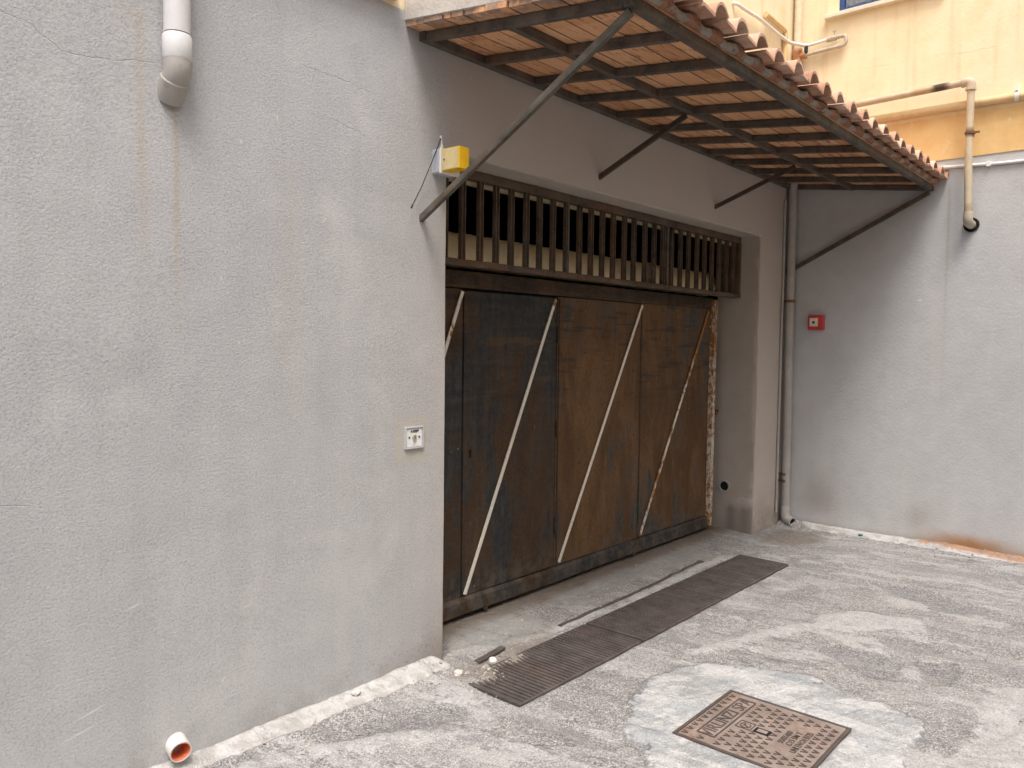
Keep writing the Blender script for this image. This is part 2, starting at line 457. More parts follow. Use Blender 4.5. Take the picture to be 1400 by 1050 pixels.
    col = g.mix(mr * .85, col, g.ramp(n3, [(.35, (.22, .135, .11)), (.6, (.42, .21, .10))]))
    rough_mask = (mcem.max(ms)).max(mm).max(mf)
    h = (cd.step(.55, .1) * .8 + cell * .45) * (1.0 - rough_mask * .75) + n4 * .35 + n3 * 1.1 + tr * mcem * 1.2 + mcem * .8 + mm * .5 - crk * .8 - md * .5 + p1 * .6 + p2 * .5 - p3 * .4 + thr * crumb * 3.0
    return g.out(col, .9, height=h, strength=.7, dist=.007, spec=.3)

M = {}
M['stucco'] = mat_stucco()
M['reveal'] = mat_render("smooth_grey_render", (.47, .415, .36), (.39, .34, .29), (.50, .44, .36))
M['right'] = mat_render("neighbour_grey_render", (.56, .56, .56), (.47, .465, .46), (.60, .58, .55), True)
M['yellow'] = mat_yellow()
M['frame_steel'] = mat_steel("canopy_steel", (.042, .039, .036), (.15, .125, .10), (.15, .078, .042), .50, .75)
M['strut_steel'] = mat_steel("strut_steel", (.060, .052, .042), (.15, .135, .11), (.13, .07, .035), .42, .6)
M['strut_rust'] = mat_steel("strut_brown_steel", (.045, .03, .022), (.085, .06, .045), (.10, .05, .03), .5, .2)
M['grille'] = mat_steel("grille_rust_steel", (.042, .030, .022), (.14, .10, .07), (.15, .07, .03), .6, .9)
M['sheet_slate'] = mat_sheet("gate_sheet_slate", (.027, .028, .028), (.115, .066, .032), -.015, 3.0)
M['sheet_brown'] = mat_sheet("gate_sheet_brown", (.040, .044, .044), (.180, .096, .040), .055, 9.0)
M['rail_slate'] = mat_sheet("gate_rail_slate", (.030, .031, .031), (.085, .055, .032), -.02, 5.0)
M['rail_brown'] = mat_sheet("gate_rail_brown", (.030, .027, .024), (.07, .045, .028), .14, 1.0)
M['cream'] = mat_cream("cream_flat_bar", .005, (.86, .80, .70))
M['cream_rust'] = mat_cream("rusty_cream_flat_bar", .15)
def mat_post():
    g = G("flaking_cream_post")
    n = g.noise(1, 5, .75, vec=g.vec(g.x * 38, g.y * 38, g.z * 22)); c = g.noise(2.6, 3)
    col = g.ramp(g.noise(50, 3), [(.3, (.50, .44, .36)), (.7, (.72, .66, .56))])
    col = g.mix((n * .8 + c * .3 + g.z.step(.9, 1.9) * .06).step(.49, .60), col, g.ramp(g.noise(60, 3), [(.3, (.13, .055, .02)), (.7, (.42, .20, .06))]))
    return g.out(col, .75, height=n, strength=.4, dist=.003)
M['post'] = mat_post()
M['drum'] = mat_plain("cream_drum_paint", (.60, .49, .30), .55, .15, .35, 5)
M['dark'] = mat_plain("unlit_room_dark", (.012, .011, .010), .9, .1, .1)  # near-black walls paint in the darkness of the unlit garage room
M['gap'] = mat_plain("black_gap", (.006, .006, .006), .9, .1, .0)
M['tile'] = mat_tile()
M['deck'] = mat_deck()
def mat_bed():
    g = G("eaves_bedding")
    n = g.noise(9, 5, .7); f = g.noise(60, 4, .65)
    grey = g.ramp(n * .6 + f * .4, [(.3, (.20, .175, .15)), (.7, (.42, .38, .33))])
    terra = g.ramp(n * .5 + f * .5, [(.3, (.17, .085, .055)), (.7, (.42, .22, .14))])
    ph = ((g.x - 2.62) * (1 / .207) + (n - .5) * 1.3 + (f - .5) * .4).frac()
    col = g.mix(band(ph, .12, .62, .06), grey, terra)
    col = g.mix(g.noise(24, 4, .65).step(.55, .70) * .6, col, (.10, .085, .07))
    return g.out(col, .92, height=f * .6 + n, strength=.7, dist=.008, spec=.2)
M['bed'] = mat_bed()
M['verge'] = mat_mortar("pale_verge_mortar", (.42, .38, .34), (.62, .58, .53))
M['pvc'] = mat_plain("grey_pvc", (.66, .655, .645), .42, .06, .22, 7, dirtc=(.36, .33, .28))
M['pvc_dark'] = mat_plain("weathered_grey_pvc", (.40, .375, .345), .5, .10, .4, 7)
M['orange'] = mat_plain("orange_pvc", (.72, .21, .10), .5, .1, .2, 9)
M['pvc_white'] = mat_plain("mortar_smeared_pvc", (.66, .62, .58), .6, .1, .35, 20)
M['ground'] = mat_ground()
M['iron'] = mat_steel("drain_iron", (.056, .046, .043), (.12, .102, .095), (.12, .078, .062), .38, .7)
M['grit'] = mat_mortar("packed_grit", (.20, .18, .155), (.40, .36, .32))
M['cover'] = mat_steel("manhole_pinkish_iron", (.18, .14, .12), (.335, .272, .24), (.20, .125, .092), .42, .7)
M['cover_dark'] = mat_steel("manhole_dark_cast", (.06, .05, .045), (.11, .09, .08), (.12, .07, .05), .3, .2)
M['galv'] = mat_plain("galvanised_pipe", (.50, .44, .35), .5, .15, .45, 10)
M['conduit'] = mat_plain("white_conduit", (.78, .77, .74), .45, .06, .15, 8)
M['clamp'] = mat_steel("rusty_clamp", (.10, .05, .03), (.22, .12, .07), (.20, .09, .04), .6, .3)
M['lamp_yellow'] = mat_plain("yellow_plastic", (.83, .50, .012), .35, .08, .12, 14)
M['lamp_cream'] = mat_plain("faded_yellow_plastic", (.66, .53, .27), .5, .08, .25, 18)
M['lamp_grey'] = mat_plain("blue_grey_plastic", (.46, .47, .50), .5, .08, .3, 18)
M['white_plastic'] = mat_plain("white_plastic", (.78, .78, .76), .4, .05, .15, 25)
M['red'] = mat_plain("red_plastic", (.56, .055, .055), .4, .1, .12, 25)
M['black'] = mat_plain("black_rubber", (.02, .02, .02), .6, .1, .0)
M['blue'] = mat_plain("blue_window_paint", (.035, .075, .22), .4, .1, .15)
M['sill'] = mat_plain("pale_sill_stone", (.72, .66, .52), .7, .1, .25, 9)
M['cloth'] = mat_plain("curtain_cloth", (.55, .54, .55), .9, .1, .1, 6)
M['pebble'] = mat_plain("pale_stone", (.68, .65, .60), .85, .15, .25, 30)
M['pebble_grey'] = mat_plain("grey_grit_stone", (.38, .35, .32), .9, .4, .3, 40)
M['green'] = mat_plain("green_plastic", (.03, .18, .09), .4, .2, .2, 30)
M['ochre'] = mat_plain("ochre_pipe_paint", (.70, .50, .24), .55, .1, .3, 12)
_y = mat_pipe_rust("cream_gas_pipe", (.74, .55, .30), [])
M['gas'] = _y
M['gas_loop'] = mat_pipe_rust("cream_loop_pipe", (.60, .50, .36),
    [(1, -1.20, .055, (.035, .022, .016), .95), (1, -1.07, .07, (.42, .26, .12), .6), (2, 3.24, .03, (.12, .06, .03), .7), (2, 2.63, .06, (.30, .17, .09), .5)])
M['gas_riser'] = mat_pipe_rust("cream_riser_pipe", (.76, .66, .46),
    [(2, 4.13, .06, (.45, .17, .05), .9), (2, 4.0, .05, (.62, .34, .05), .6)])
gg = G("window_glass")
gg.b.inputs['Transmission Weight'].default_value = .9
M['glass'] = gg.out((.8, .85, .9), .03, spec=.5)

# ------------------------------------------------------------------ mesh helper
class MB:
    def __init__(s): s.v, s.f = [], []
    def add(s, vs, fs):
        o = len(s.v); s.v += [tuple(v) for v in vs]; s.f += [tuple(i + o for i in f) for f in fs]
    def box(s, x0, x1, y0, y1, z0, z1):
        s.add([(x, y, z) for z in (z0, z1) for y in (y0, y1) for x in (x0, x1)],
              [(0, 2, 3, 1), (4, 5, 7, 6), (0, 1, 5, 4), (2, 6, 7, 3), (0, 4, 6, 2), (1, 3, 7, 5)])
    def bar(s, p, q, w, h, up=(0, 0, 1)):
        p, q = Vector(p), Vector(q); d = (q - p).normalized(); a = d.cross(Vector(up)).normalized(); b = a.cross(d)
        vs = []
        for e in (p, q):
            for i, j in ((-1, -1), (1, -1), (1, 1), (-1, 1)): vs.append(e + a * (i * w / 2) + b * (j * h / 2))
        s.add(vs, [(0, 1, 2, 3), (7, 6, 5, 4)] + [(i, i + 4, (i + 1) % 4 + 4, (i + 1) % 4) for i in range(4)])
    def tube(s, path, r, n=16, cap=True, inner=None):
        """swept round tube; r may be a list; inner = wall thickness makes the end open"""
        P = [Vector(p) for p in path]; N = len(P)
        rr = r if isinstance(r, (list, tuple)) else [r] * N
        T = []
        for i in range(N):
            a = P[min(i + 1, N - 1)] - P[max(i - 1, 0)]; T.append(a.normalized())
        up = Vector((0, 0, 1)) if abs(T[0].z) < .9 else Vector((1, 0, 0))
        a = T[0].cross(up).normalized(); rings = []
        for i in range(N):
            a = (a - T[i] * a.dot(T[i])).normalized(); b = T[i].cross(a)
            rings.append([P[i] + (a * math.cos(2 * math.pi * k / n) + b * math.sin(2 * math.pi * k / n)) * rr[i] for k in range(n)])
        vs = [v for g_ in rings for v in g_]; fs = []
        for i in range(N - 1):
            for k in range(n):
                fs.append((i * n + k, i * n + (k + 1) % n, (i + 1) * n + (k + 1) % n, (i + 1) * n + k))
        if cap: fs += [tuple(range(n - 1, -1, -1)), tuple((N - 1) * n + k for k in range(n))]
        s.add(vs, fs)
    def hollow(s, p, q, ro, ri, n=24):
        """open pipe: outer wall, end ring, inner wall with a floor"""
        p, q = Vector(p), Vector(q); d = (q - p).normalized()
        up = Vector((0, 0, 1)) if abs(d.z) < .9 else Vector((1, 0, 0))
        a = d.cross(up).normalized(); b = d.cross(a)
        c = lambda o, r: [o + (a * math.cos(2 * math.pi * k / n) + b * math.sin(2 * math.pi * k / n)) * r for k in range(n)]
        vs = c(p, ro) + c(q, ro) + c(q, ri) + c(p, ri); fs = []
        for j in range(3):
            for k in range(n): fs.append((j * n + k, j * n + (k + 1) % n, (j + 1) * n + (k + 1) % n, (j + 1) * n + k))
        s.add(vs, fs)
    def grid(s, P, nu, nv):
        s.add(P, [(i * nv + j, (i + 1) * nv + j, (i + 1) * nv + j + 1, i * nv + j + 1) for i in range(nu - 1) for j in range(nv - 1)])
    def build(s, name, mat, parent=None, bevel=0., smooth=False, origin=None):
        if parent is not None: o = Vector(parent['_o'])
        elif origin is not None: o = Vector(origin)
        else:
            a = np.array(s.v); o = Vector(((a[:, 0].min() + a[:, 0].max()) / 2, (a[:, 1].min() + a[:, 1].max()) / 2, a[:, 2].min()))
        me = bpy.data.meshes.new(name)
        me.from_pydata([(v[0] - o.x, v[1] - o.y, v[2] - o.z) for v in s.v], [], s.f); me.update()
        bm = bmesh.new(); bm.from_mesh(me); bmesh.ops.recalc_face_normals(bm, faces=bm.faces)
        bm.to_mesh(me); bm.free()
        if smooth:
            me.polygons.foreach_set('use_smooth', [True] * len(me.polygons))
            me.set_sharp_from_angle(angle=R(40))
        me.materials.append(M[mat] if isinstance(mat, str) else mat)
        ob = bpy.data.objects.new(name, me); C.objects.link(ob)
        ob['_o'] = tuple(o)
        if parent is not None: ob.parent = parent
        else: ob.location = o
        if bevel:
            b = ob.modifiers.new("bevel", 'BEVEL'); b.width = bevel; b.segments = 2; b.limit_method = 'ANGLE'
        return ob

def thing(name, loc, label, cat, group=None):
    o = bpy.data.objects.new(name, None); o.empty_display_size = .1; C.objects.link(o)
    o.location = loc; o['_o'] = tuple(loc)
    return tag(o, label, cat, group)
def tag(o, label, cat, group=None):
    o['label'] = label; o['category'] = cat
    if group: o['group'] = group
    return o
def arc(c, u, v, r, a0, a1, n=8):
    c, u, v = Vector(c), Vector(u), Vector(v)
    return [c + u * (r * math.cos(a0 + (a1 - a0) * i / n)) + v * (r * math.sin(a0 + (a1 - a0) * i / n)) for i in range(n + 1)]
def bend(P, r, n=6):
    """round the corners of a polyline"""
    P = [Vector(p) for p in P]; out = [P[0]]
    for i in range(1, len(P) - 1):
        a = (P[i - 1] - P[i]); b = (P[i + 1] - P[i]); d = min(r, a.length * .49, b.length * .49)
        a.normalize(); b.normalize(); s, e = P[i] + a * d, P[i] + b * d
        for k in range(n + 1):
            t = k / n; out.append(s * (1 - t) ** 2 + P[i] * (2 * t * (1 - t)) + e * t * t)
    out.append(P[-1]); return out
def text(name, body, size, mat, parent, mtx, extrude=.0015, shear=0., scale_x=1., bold=0.):
    cu = bpy.data.curves.new(name, 'FONT'); cu.body = body; cu.size = size; cu.extrude = extrude; cu.shear = shear; cu.offset = bold
    cu.align_x = 'CENTER'; cu.align_y = 'CENTER'
    to = bpy.data.objects.new(name, cu); C.objects.link(to)
    dg = bpy.context.evaluated_depsgraph_get(); dg.update()
    me = bpy.data.meshes.new_from_object(to.evaluated_get(dg)); bpy.data.objects.remove(to)
    me.transform(Matrix.Diagonal((scale_x, 1, 1, 1))); me.transform(mtx)
    me.transform(Matrix.Translation(-Vector(parent['_o'])))
    me.materials.clear(); me.materials.append(M[mat]); me.name = name
    ob = bpy.data.objects.new(name, me); C.objects.link(ob); ob.parent = parent; ob['_o'] = tuple(parent['_o'])
    return ob

XL, XR, XC, ZT = 2.677, 6.317, 6.914, 2.519
FZ = 3.10          # where grey turns to yellow
REV = .375          # depth of the gate opening

# ------------------------------------------------------------------ ground
def seg_dist(px, py, P):
    """signed distance to polygon P, positive inside"""
    d = np.full(px.shape, 1e9); ins = np.zeros(px.shape, bool); n = len(P)
    for i in range(n):
        (ax, ay), (bx, by) = P[i], P[(i + 1) % n]
        ex, ey = bx - ax, by - ay; L = ex * ex + ey * ey + 1e-12
        t = np.clip(((px - ax) * ex + (py - ay) * ey) / L, 0, 1)
        d = np.minimum(d, np.hypot(px - ax - t * ex, py - ay - t * ey))
        c = ((ay > py) != (by > py)) & (px < (bx - ax) * (py - ay) / (by - ay + 1e-12) + ax)
        ins ^= c
    return np.where(ins, d, -d)
POLY = {
 'cement': [[(2.68, -1.04), (2.86, -1.0), (2.94, -0.93), (3.18, -0.88), (3.4, -0.89), (3.57, -0.98), (3.67, -1.11), (3.72, -1.28), (3.78, -1.44), (3.75, -1.55), (3.68, -1.68), (3.66, -1.84), (3.63, -1.98), (3.46, -2.0), (3.36, -1.97), (3.18, -2.0), (3.03, -2.05), (2.45, -1.42), (2.54, -1.26), (2.66, -1.17), (2.67, -1.06)]],
 'dark': [[(4.14, -1.31), (4.28, -1.37), (4.33, -1.58), (4.27, -1.72), (4.07, -1.76), (3.97, -1.68), (4.01, -1.53)],
          [(4.52, -1.5), (4.66, -1.6), (4.63, -1.75), (4.54, -1.84), (4.46, -1.76), (4.43, -1.61)],
          [(4.32, -1.77), (4.44, -1.9), (4.34, -1.98), (4.12, -1.97), (4.1, -1.85)],
          [(5.6, -1.17), (5.67, -1.47), (5.55, -1.71), (5.53, -1.95), (5.27, -1.73), (5.4, -1.4)],
          [(1.79, -0.2), (1.99, -0.2), (2.21, -0.24), (2.38, -0.32), (2.42, -0.42), (2.33, -0.5), (2.12, -0.38), (1.9, -0.28)],
          [(3.8, -2.12), (4.09, -2.24), (3.83, -2.3), (3.59, -2.21)],
          [(5.66, -.50), (5.86, -.50), (5.84, -.60), (5.70, -.58)], [(4.9, -.82), (5.3, -.86), (5.2, -.98), (4.85, -.95)]],
 'mortar': [[(1.40, -0.17), (1.51, -0.11), (1.8, -0.22), (2.09, -0.41), (2.26, -0.55), (2.24, -0.61), (2.04, -0.49), (1.75, -0.3)],
            [(4.4, -1.2), (4.7, -1.14), (4.9, -1.3), (5.0, -1.62), (4.78, -1.72), (4.68, -1.5), (4.5, -1.36)],
            [(4.09, -2.09), (4.34, -2.23), (4.29, -2.6), (3.32, -2.6), (3.3, -2.14), (3.7, -2.15)],
            [(2.50, -0.12), (2.55, -0.30), (2.49, -0.46), (2.38, -0.33), (2.39, -0.22)],
            [(2.75, -1.65), (3.3, -1.78), (3.4, -2.2), (3.0, -2.3), (2.6, -1.75)],
            [(3.6, -.83), (4.2, -1.0), (4.5, -1.15), (4.45, -1.2), (4.1, -1.08), (3.55, -.88)],
            [(2.7, .02), (2.9, -.02), (3.3, -.17), (3.9, -.19), (3.9, -.13), (3.3, -.10), (2.8, .06)],
            [(4.0, -.16), (4.7, -.14), (5.5, -.12), (5.5, -.17), (4.7, -.2), (4.0, -.21)]],
 'smooth': [[(2.93, 0.23), (3.48, 0.24), (3.47, -0.02), (3.23, -0.12), (2.96, -0.12), (2.75, -0.0)],
            [(3.83, 0.27), (4.49, 0.25), (5.69, 0.14), (5.41, -0.03), (4.67, 0.06), (3.89, -0.0), (3.71, 0.09)]],
 'rust': [[(6.86, -1.15), (6.95, -1.2), (6.95, -2.2), (6.80, -2.2), (6.82, -1.6)]],
 'dirt': [[(6.11, -0.13), (6.67, -0.05), (6.74, -0.35), (6.61, -0.58), (6.16, -0.45)],
          [(2.6, .20), (6.4, .20), (6.4, .5), (2.6, .5)], [(2.60, -.12), (3.4, -.12), (3.3, -.24), (2.75, -.44), (2.56, -.40)]],
}
SOFT = {'cement': .10, 'dark': .07, 'mortar': .09, 'smooth': .10, 'rust': .08, 'dirt': .16}
def vnoise(x, y, s, oct_=4, seed=0.):
    """fractal value noise on arrays"""
    out = np.zeros_like(x); amp = 1.; tot = 0.
    for o in range(oct_):
        X, Y = x * s + seed + 17.3 * o, y * s - seed + 9.1 * o
        i, j = np.floor(X), np.floor(Y); u, v = X - i, Y - j; u, v = u * u * (3 - 2 * u), v * v * (3 - 2 * v)
        h = lambda a, b: (np.sin(a * 127.1 + b * 311.7) * 43758.5453) % 1.0
        out += amp * ((h(i, j) * (1 - u) + h(i + 1, j) * u) * (1 - v) + (h(i, j + 1) * (1 - u) + h(i + 1, j + 1) * u) * v)
        tot += amp; amp *= .5; s *= 2.03
    return out / tot - .5
def sstep(a, b, x):
    t = np.clip((x - a) / (b - a), 0, 1); return t * t * (3 - 2 * t)
GRATES = [(2.575, 3.586), (3.606, 4.536), (4.556, 5.610)]
GY0, GY1 = -.592, -.215
MH = (2.812, 3.352, -1.757, -1.215)     # manhole rectangle
def ground_fields(x, y):
    A = {}
    for k, L in POLY.items():
        d = np.full(x.shape, -9.)
        for P in L: d = np.maximum(d, seg_dist(x, y, P))
        A[k] = np.clip(d / SOFT[k] * .5 + .5, 0, 1)
    wav = vnoise(x, y, 6, 4, 3.)
    # mortar fillets at the foot of both walls
    wl = .105 + .05 * wav * 2 + .05 * np.clip((x - 1.2) / 1.2, 0, 1)
    fl = sstep(0, 1, 1 - (-y) / wl) * (x < XL - .01) * (y <= .0)
    fl *= sstep(2.70, 2.58, x)
    fr = sstep(0, 1, 1 - (XC - x) / (.17 + .10 * wav)) * (y < 0)
    A['fillet'] = np.clip(np.maximum(fl * 2.2, fr * 1.9 * sstep(-.1, -.4, y)), 0, 1)
    z = .012 * vnoise(x, y, 1.5, 3) + .008 * vnoise(x, y, 8, 3, 5.) + .0035 * vnoise(x, y, 40, 2, 8.)
    z += .055 * fl ** .8 * (1 + .5 * wav) + .045 * fr * (1 + wav)
    z += .02 * sstep(.05, .3, y) * (x > XL - .1) * (x < XR + .05)
    z += .011 * sstep(.42, .58, A['cement'] + wav * .7) + .006 * sstep(.3, .7, A['mortar'] + wav) - .009 * sstep(.3, .7, A['dark'] + wav * .6)
    z += .006 * sstep(.3, .7, A['smooth'] + wav * .6)
    # flat seats for the drain gratings and the manhole
    def rect(x0, x1, y0, y1, s): return np.minimum(np.minimum(x - x0, x1 - x), np.minimum(y - y0, y1 - y)) / s
    g = sstep(-1, 1, rect(GRATES[0][0], GRATES[-1][1], GY0, GY1, .014))
    # grit silted over the back left of the first grating
    silt = sstep(.10, -.06, (y - GY1) * -1 - .07 * sstep(3.3, 2.55, x) - wav * .18 - .05 * vnoise(x, y, 14, 2, 2.)) * sstep(3.35, 2.9, x)
    z = z * (1 - g) + g * (-.020 + .030 * silt + .006 * wav * (silt > .05))
    mh = sstep(-1, 1, rect(*MH, .014))
    z = z * (1 - mh) + mh * -.02
    return z, A
def axis(lo, hi, f0, f1, fine, coarse):
    return np.unique(np.round(np.concatenate([np.arange(lo, f0, coarse), np.arange(f0, f1, fine), np.arange(f1, hi + .01, coarse)]), 5))
def make_ground():
    xs = axis(-40, 40, 1.0, 7.0, .012, 1.0); ys = axis(-40, 6, -2.7, .52, .012, 1.0)
    X, Y = np.meshgrid(xs, ys, indexing='ij'); x, y = X.ravel(), Y.ravel()
    z, A = ground_fields(x, y)
    nx, ny = len(xs), len(ys)
    i = np.arange(nx - 1)[:, None] * ny + np.arange(ny - 1)[None, :]
    F = np.stack([i, i + ny, i + ny + 1, i + 1], -1).reshape(-1, 4)
    me = bpy.data.meshes.new("ground")
    me.vertices.add(len(x)); me.vertices.foreach_set('co', np.stack([x, y, z], -1).ravel().astype(np.float32))
    me.loops.add(F.size); me.loops.foreach_set('vertex_index', F.ravel().astype(np.int32))
    me.polygons.add(len(F)); me.polygons.foreach_set('loop_start', (np.arange(len(F)) * 4).astype(np.int32))
    me.polygons.foreach_set('use_smooth', np.ones(len(F), bool))
    for k, a in A.items():
        at = me.attributes.new(k, 'FLOAT', 'POINT'); at.data.foreach_set('value', a.astype(np.float32))
    me.update(); me.validate(); me.materials.append(M['ground'])
    o = bpy.data.objects.new("ground", me); C.objects.link(o); o['kind'] = 'structure'
    return o
make_ground()
def gz(x, y): return float(ground_fields(np.array([x]), np.array([y]))[0][0])

# ------------------------------------------------------------------ garage building
def wall_wave(x, z):
    return .006 * mnoise.noise(Vector((x * 1.3, z * 1.1, 3.))) + .0025 * mnoise.noise(Vector((x * 6, z * 6, 8.)))
bld = thing("garage_building", (4.5, 0, 0), "rough grey plastered garage building with yellow upper wall and deep gate opening", "building")
CH = .007
def facade():
    b = MB()
    xs = sorted(set([-12, -8, -4, -2, 0] + [round(.3 + .05 * i, 3) for i in range(47)] + [XL - CH] + [XL + .05 + .14 * i for i in range(26)] + [XR + CH] + [6.45, 6.6, 6.75, XC]))
    xs = [x for x in xs if not (XL - CH < x < XL + .04)]
    zs = sorted(set([-.12] + [round(.04 * i, 3) for i in range(0, 62)] + [ZT + CH, 2.6, 2.7, 2.8, 2.9, 3.0, FZ]))
    idx = {}
    for x in xs:
        for z in zs:
            idx[x, z] = len(b.v); b.v.append((x, wall_wave(x, z) * (0 if abs(x - XC) < .01 else 1), z))
    for i in range(len(xs) - 1):
        for j in range(len(zs) - 1):
            if xs[i] >= XL - CH - 1e-6 and xs[i + 1] <= XR + CH + 1e-6 and zs[j + 1] <= ZT + CH + 1e-6: continue
            b.f.append((idx[xs[i], zs[j]], idx[xs[i + 1], zs[j]], idx[xs[i + 1], zs[j + 1]], idx[xs[i], zs[j + 1]]))
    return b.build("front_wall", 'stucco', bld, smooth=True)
facade()
def reveals():
    b = MB()
    ds = [CH, .05, .1, .16, .22, .28, .33, REV]
    zs = [-.12] + [.05 * i for i in range(0, 50)] + [ZT]
    for x0, s in ((XL, -1), (XR, 1)):
        P = []
        for k, d in enumerate([0.] + ds):
            for z in zs:
                zz = z if z < ZT else (ZT + CH if k == 0 else ZT)
                n = .005 * mnoise.noise(Vector((d * 8, z * 5, x0))) + .004 * mnoise.noise(Vector((d * 30, z * 21, x0)))
                if k == 0: P.append((x0 + s * CH, wall_wave(x0 + s * CH, zz), zz))
                else: P.append((x0 + n, d, zz))
        b.grid(P, len(ds) + 1, len(zs))
    xs = [XL + (XR - XL) * i / 40 for i in range(41)]
    P = []
    for k, d in enumerate([0.] + ds):
        for x in xs:
            n = .0035 * mnoise.noise(Vector((d * 8, x * 5, 1.)))
            if k == 0: P.append((x, wall_wave(x, ZT + CH), ZT + CH))
            else: P.append((x, d, ZT + n))
    b.grid(P, len(ds) + 1, len(xs))
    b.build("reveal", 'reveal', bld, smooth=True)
reveals()
def upper():
    b = MB(); b.box(-12, XC, .004, .3, FZ + .002, 9)
    b.build("upper_wall", 'yellow', bld)
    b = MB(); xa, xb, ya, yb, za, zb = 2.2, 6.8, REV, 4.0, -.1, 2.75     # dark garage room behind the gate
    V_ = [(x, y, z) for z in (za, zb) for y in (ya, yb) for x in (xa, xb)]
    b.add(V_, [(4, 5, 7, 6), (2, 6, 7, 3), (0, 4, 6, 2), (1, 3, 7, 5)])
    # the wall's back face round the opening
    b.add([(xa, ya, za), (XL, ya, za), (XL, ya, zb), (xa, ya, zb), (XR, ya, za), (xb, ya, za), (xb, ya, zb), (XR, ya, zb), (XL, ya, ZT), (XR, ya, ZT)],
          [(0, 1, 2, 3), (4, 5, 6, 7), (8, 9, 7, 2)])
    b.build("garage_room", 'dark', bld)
    # terracotta string course ending beside the canopy
    b = MB()
    P = []
    for i in range(60):
        x = -6 + 8.345 * i / 59
        for (yy, zz) in ((0.002, 3.125), (-.045, 3.118), (-.062, 3.126), (-.064, 3.15), (-.05, 3.165), (.002, 3.20)):
            P.append((x, yy + .004 * mnoise.noise(Vector((x * 4, yy, zz))), zz + .006 * mnoise.noise(Vector((x * 3, zz, 1)))))
    b.grid(P, 60, 6); b.f.append(tuple(59 * 6 + k for k in range(6)))
    b.build("terracotta_ledge", 'tile', bld)
upper()

# neighbouring building at the end of the court
nb = thing("neighbouring_building", (XC, -3, 0), "neighbouring building closing the court, smooth grey below and pale yellow above", "building")
def neighbour():
    b = MB()
    ys = [0.0] + [-.06 * i for i in range(1, 44)] + [-3.2, -4, -6, -9]
    zs = [-.12] + [.1 * i for i in range(0, 31)] + [3.081]
    P = [(XC + (.004 * mnoise.noise(Vector((y * 1.5, z * 1.5, 7))) + .012 * max(0, .12 - z) * mnoise.noise(Vector((y * 8, z * 4, 2)))) * (y < -.01), y, z) for y in ys for z in zs]
    b.grid(P, len(ys), len(zs)); b.build("lower_wall", 'right', nb, smooth=True)
    # upper wall with a window opening; 8 mm proud of the grey below
    x = XC - .008; wy0, wy1, wz0, wz1 = -1.10, -.375, 4.43, 5.7
    b = MB(); Y = [0, wy1, wy0, -9]; Z = [3.081, wz0, wz1, 9]
    for i in range(3):
        for j in range(3):
            if i == 1 and j == 1: continue
            b.add([(x, Y[i], Z[j]), (x, Y[i + 1], Z[j]), (x, Y[i + 1], Z[j + 1]), (x, Y[i], Z[j + 1])], [(0, 1, 2, 3)])
    b.add([(x, 0, 3.081), (x, -9, 3.081), (XC + .02, -9, 3.081), (XC + .02, 0, 3.081)], [(0, 1, 2, 3)])
    d = .16
    for (ya, za, yb, zb) in ((wy0, wz0, wy1, wz0), (wy0, wz1, wy1, wz1), (wy0, wz0, wy0, wz1), (wy1, wz0, wy1, wz1)):
        b.add([(x, ya, za), (x, yb, zb), (x + d, yb, zb), (x + d, ya, za)], [(0, 1, 2, 3)])
    b.build("upper_wall", 'yellow', nb)
    w = MB()
    for (a0, a1, z0, z1) in ((wy0, wy0 + .055, wz0, wz1), (wy1 - .04, wy1, wz0, wz1), (wy0 + .055, wy1 - .04, wz0, wz0 + .032), (wy0 + .055, wy1 - .04, wz1 - .055, wz1), (-.765, -.71, wz0 + .032, wz1 - .055)):
        w.box(x + .004, x + .06, a0, a1, z0, z1)
    win = w.build("window", 'blue', nb, bevel=.003)
    p = MB(); p.box(x + .03, x + .036, wy0 + .05, wy1 - .05, wz0 + .05, wz1 - .05); p.build("pane", 'glass', win)
    c = MB(); P = []
    for i in range(60):
        yy = wy0 + .02 + (wy1 - wy0 - .04) * i / 59
        for zz in (wz0 + .02, wz1 - .02): P.append((x + .11 + .02 * math.sin(i * 1.3), yy, zz))
    c.grid(P, 60, 2); c.build("curtain", 'cloth', win, smooth=True)
    s = MB(); s.box(x - .055, x + .003, -1.20, -.27, 4.388, 4.424); s.build("window_sill", 'sill', win, bevel=.005)
neighbour()
# added unseen wall opposite the gate, blocking low sky and bouncing warm light
b = MB(); b.box(-14, XC, -6.6, -6.2, -.1, 4.1); b.build("added_far_wall", 'right', nb)
b = MB(); b.box(-14, XC, -6.6, -6.196, 4.1, 6.8); b.build("added_far_wall_top", 'yellow', nb)

# ------------------------------------------------------------------ canopy
K = (2.9901 - 2.8423) / 1.1612
def cp(x, y, h=0.): return Vector((x, y, 2.9901 + K * y + h))       # point on the sloping underside, h above it
can = thing("tiled_canopy", (4.6, 0, 2.99), "long sloping canopy with terracotta tiles on a rusty steel frame above the gate", "canopy")
FH = .041
def beam(name, p, q, w=.040, h=FH, mat='frame_steel'):
    b = MB()
    p, q = Vector(p), Vector(q)
    n = max(2, int((q - p).length / .25)); b.bar(p, q, w, h)
    return b.build(name, mat, can, bevel=.003)
x0c, x1c = 2.487, 6.895
beam("wall_plate", cp(x0c, -.024, FH / 2), cp(x1c, -.024, FH / 2))
beam("eaves_beam", cp(x0c, -1.140, FH / 2), cp(x1c, -1.140, FH / 2))
beam("middle_beam", cp(x0c + .02, -.545, FH / 2 - .003), cp(x1c, -.545, FH / 2 - .003), .033)
xb = [2.508 + .3955 * i for i in range(12)]; xb[-1] = min(xb[-1], x1c - .03)
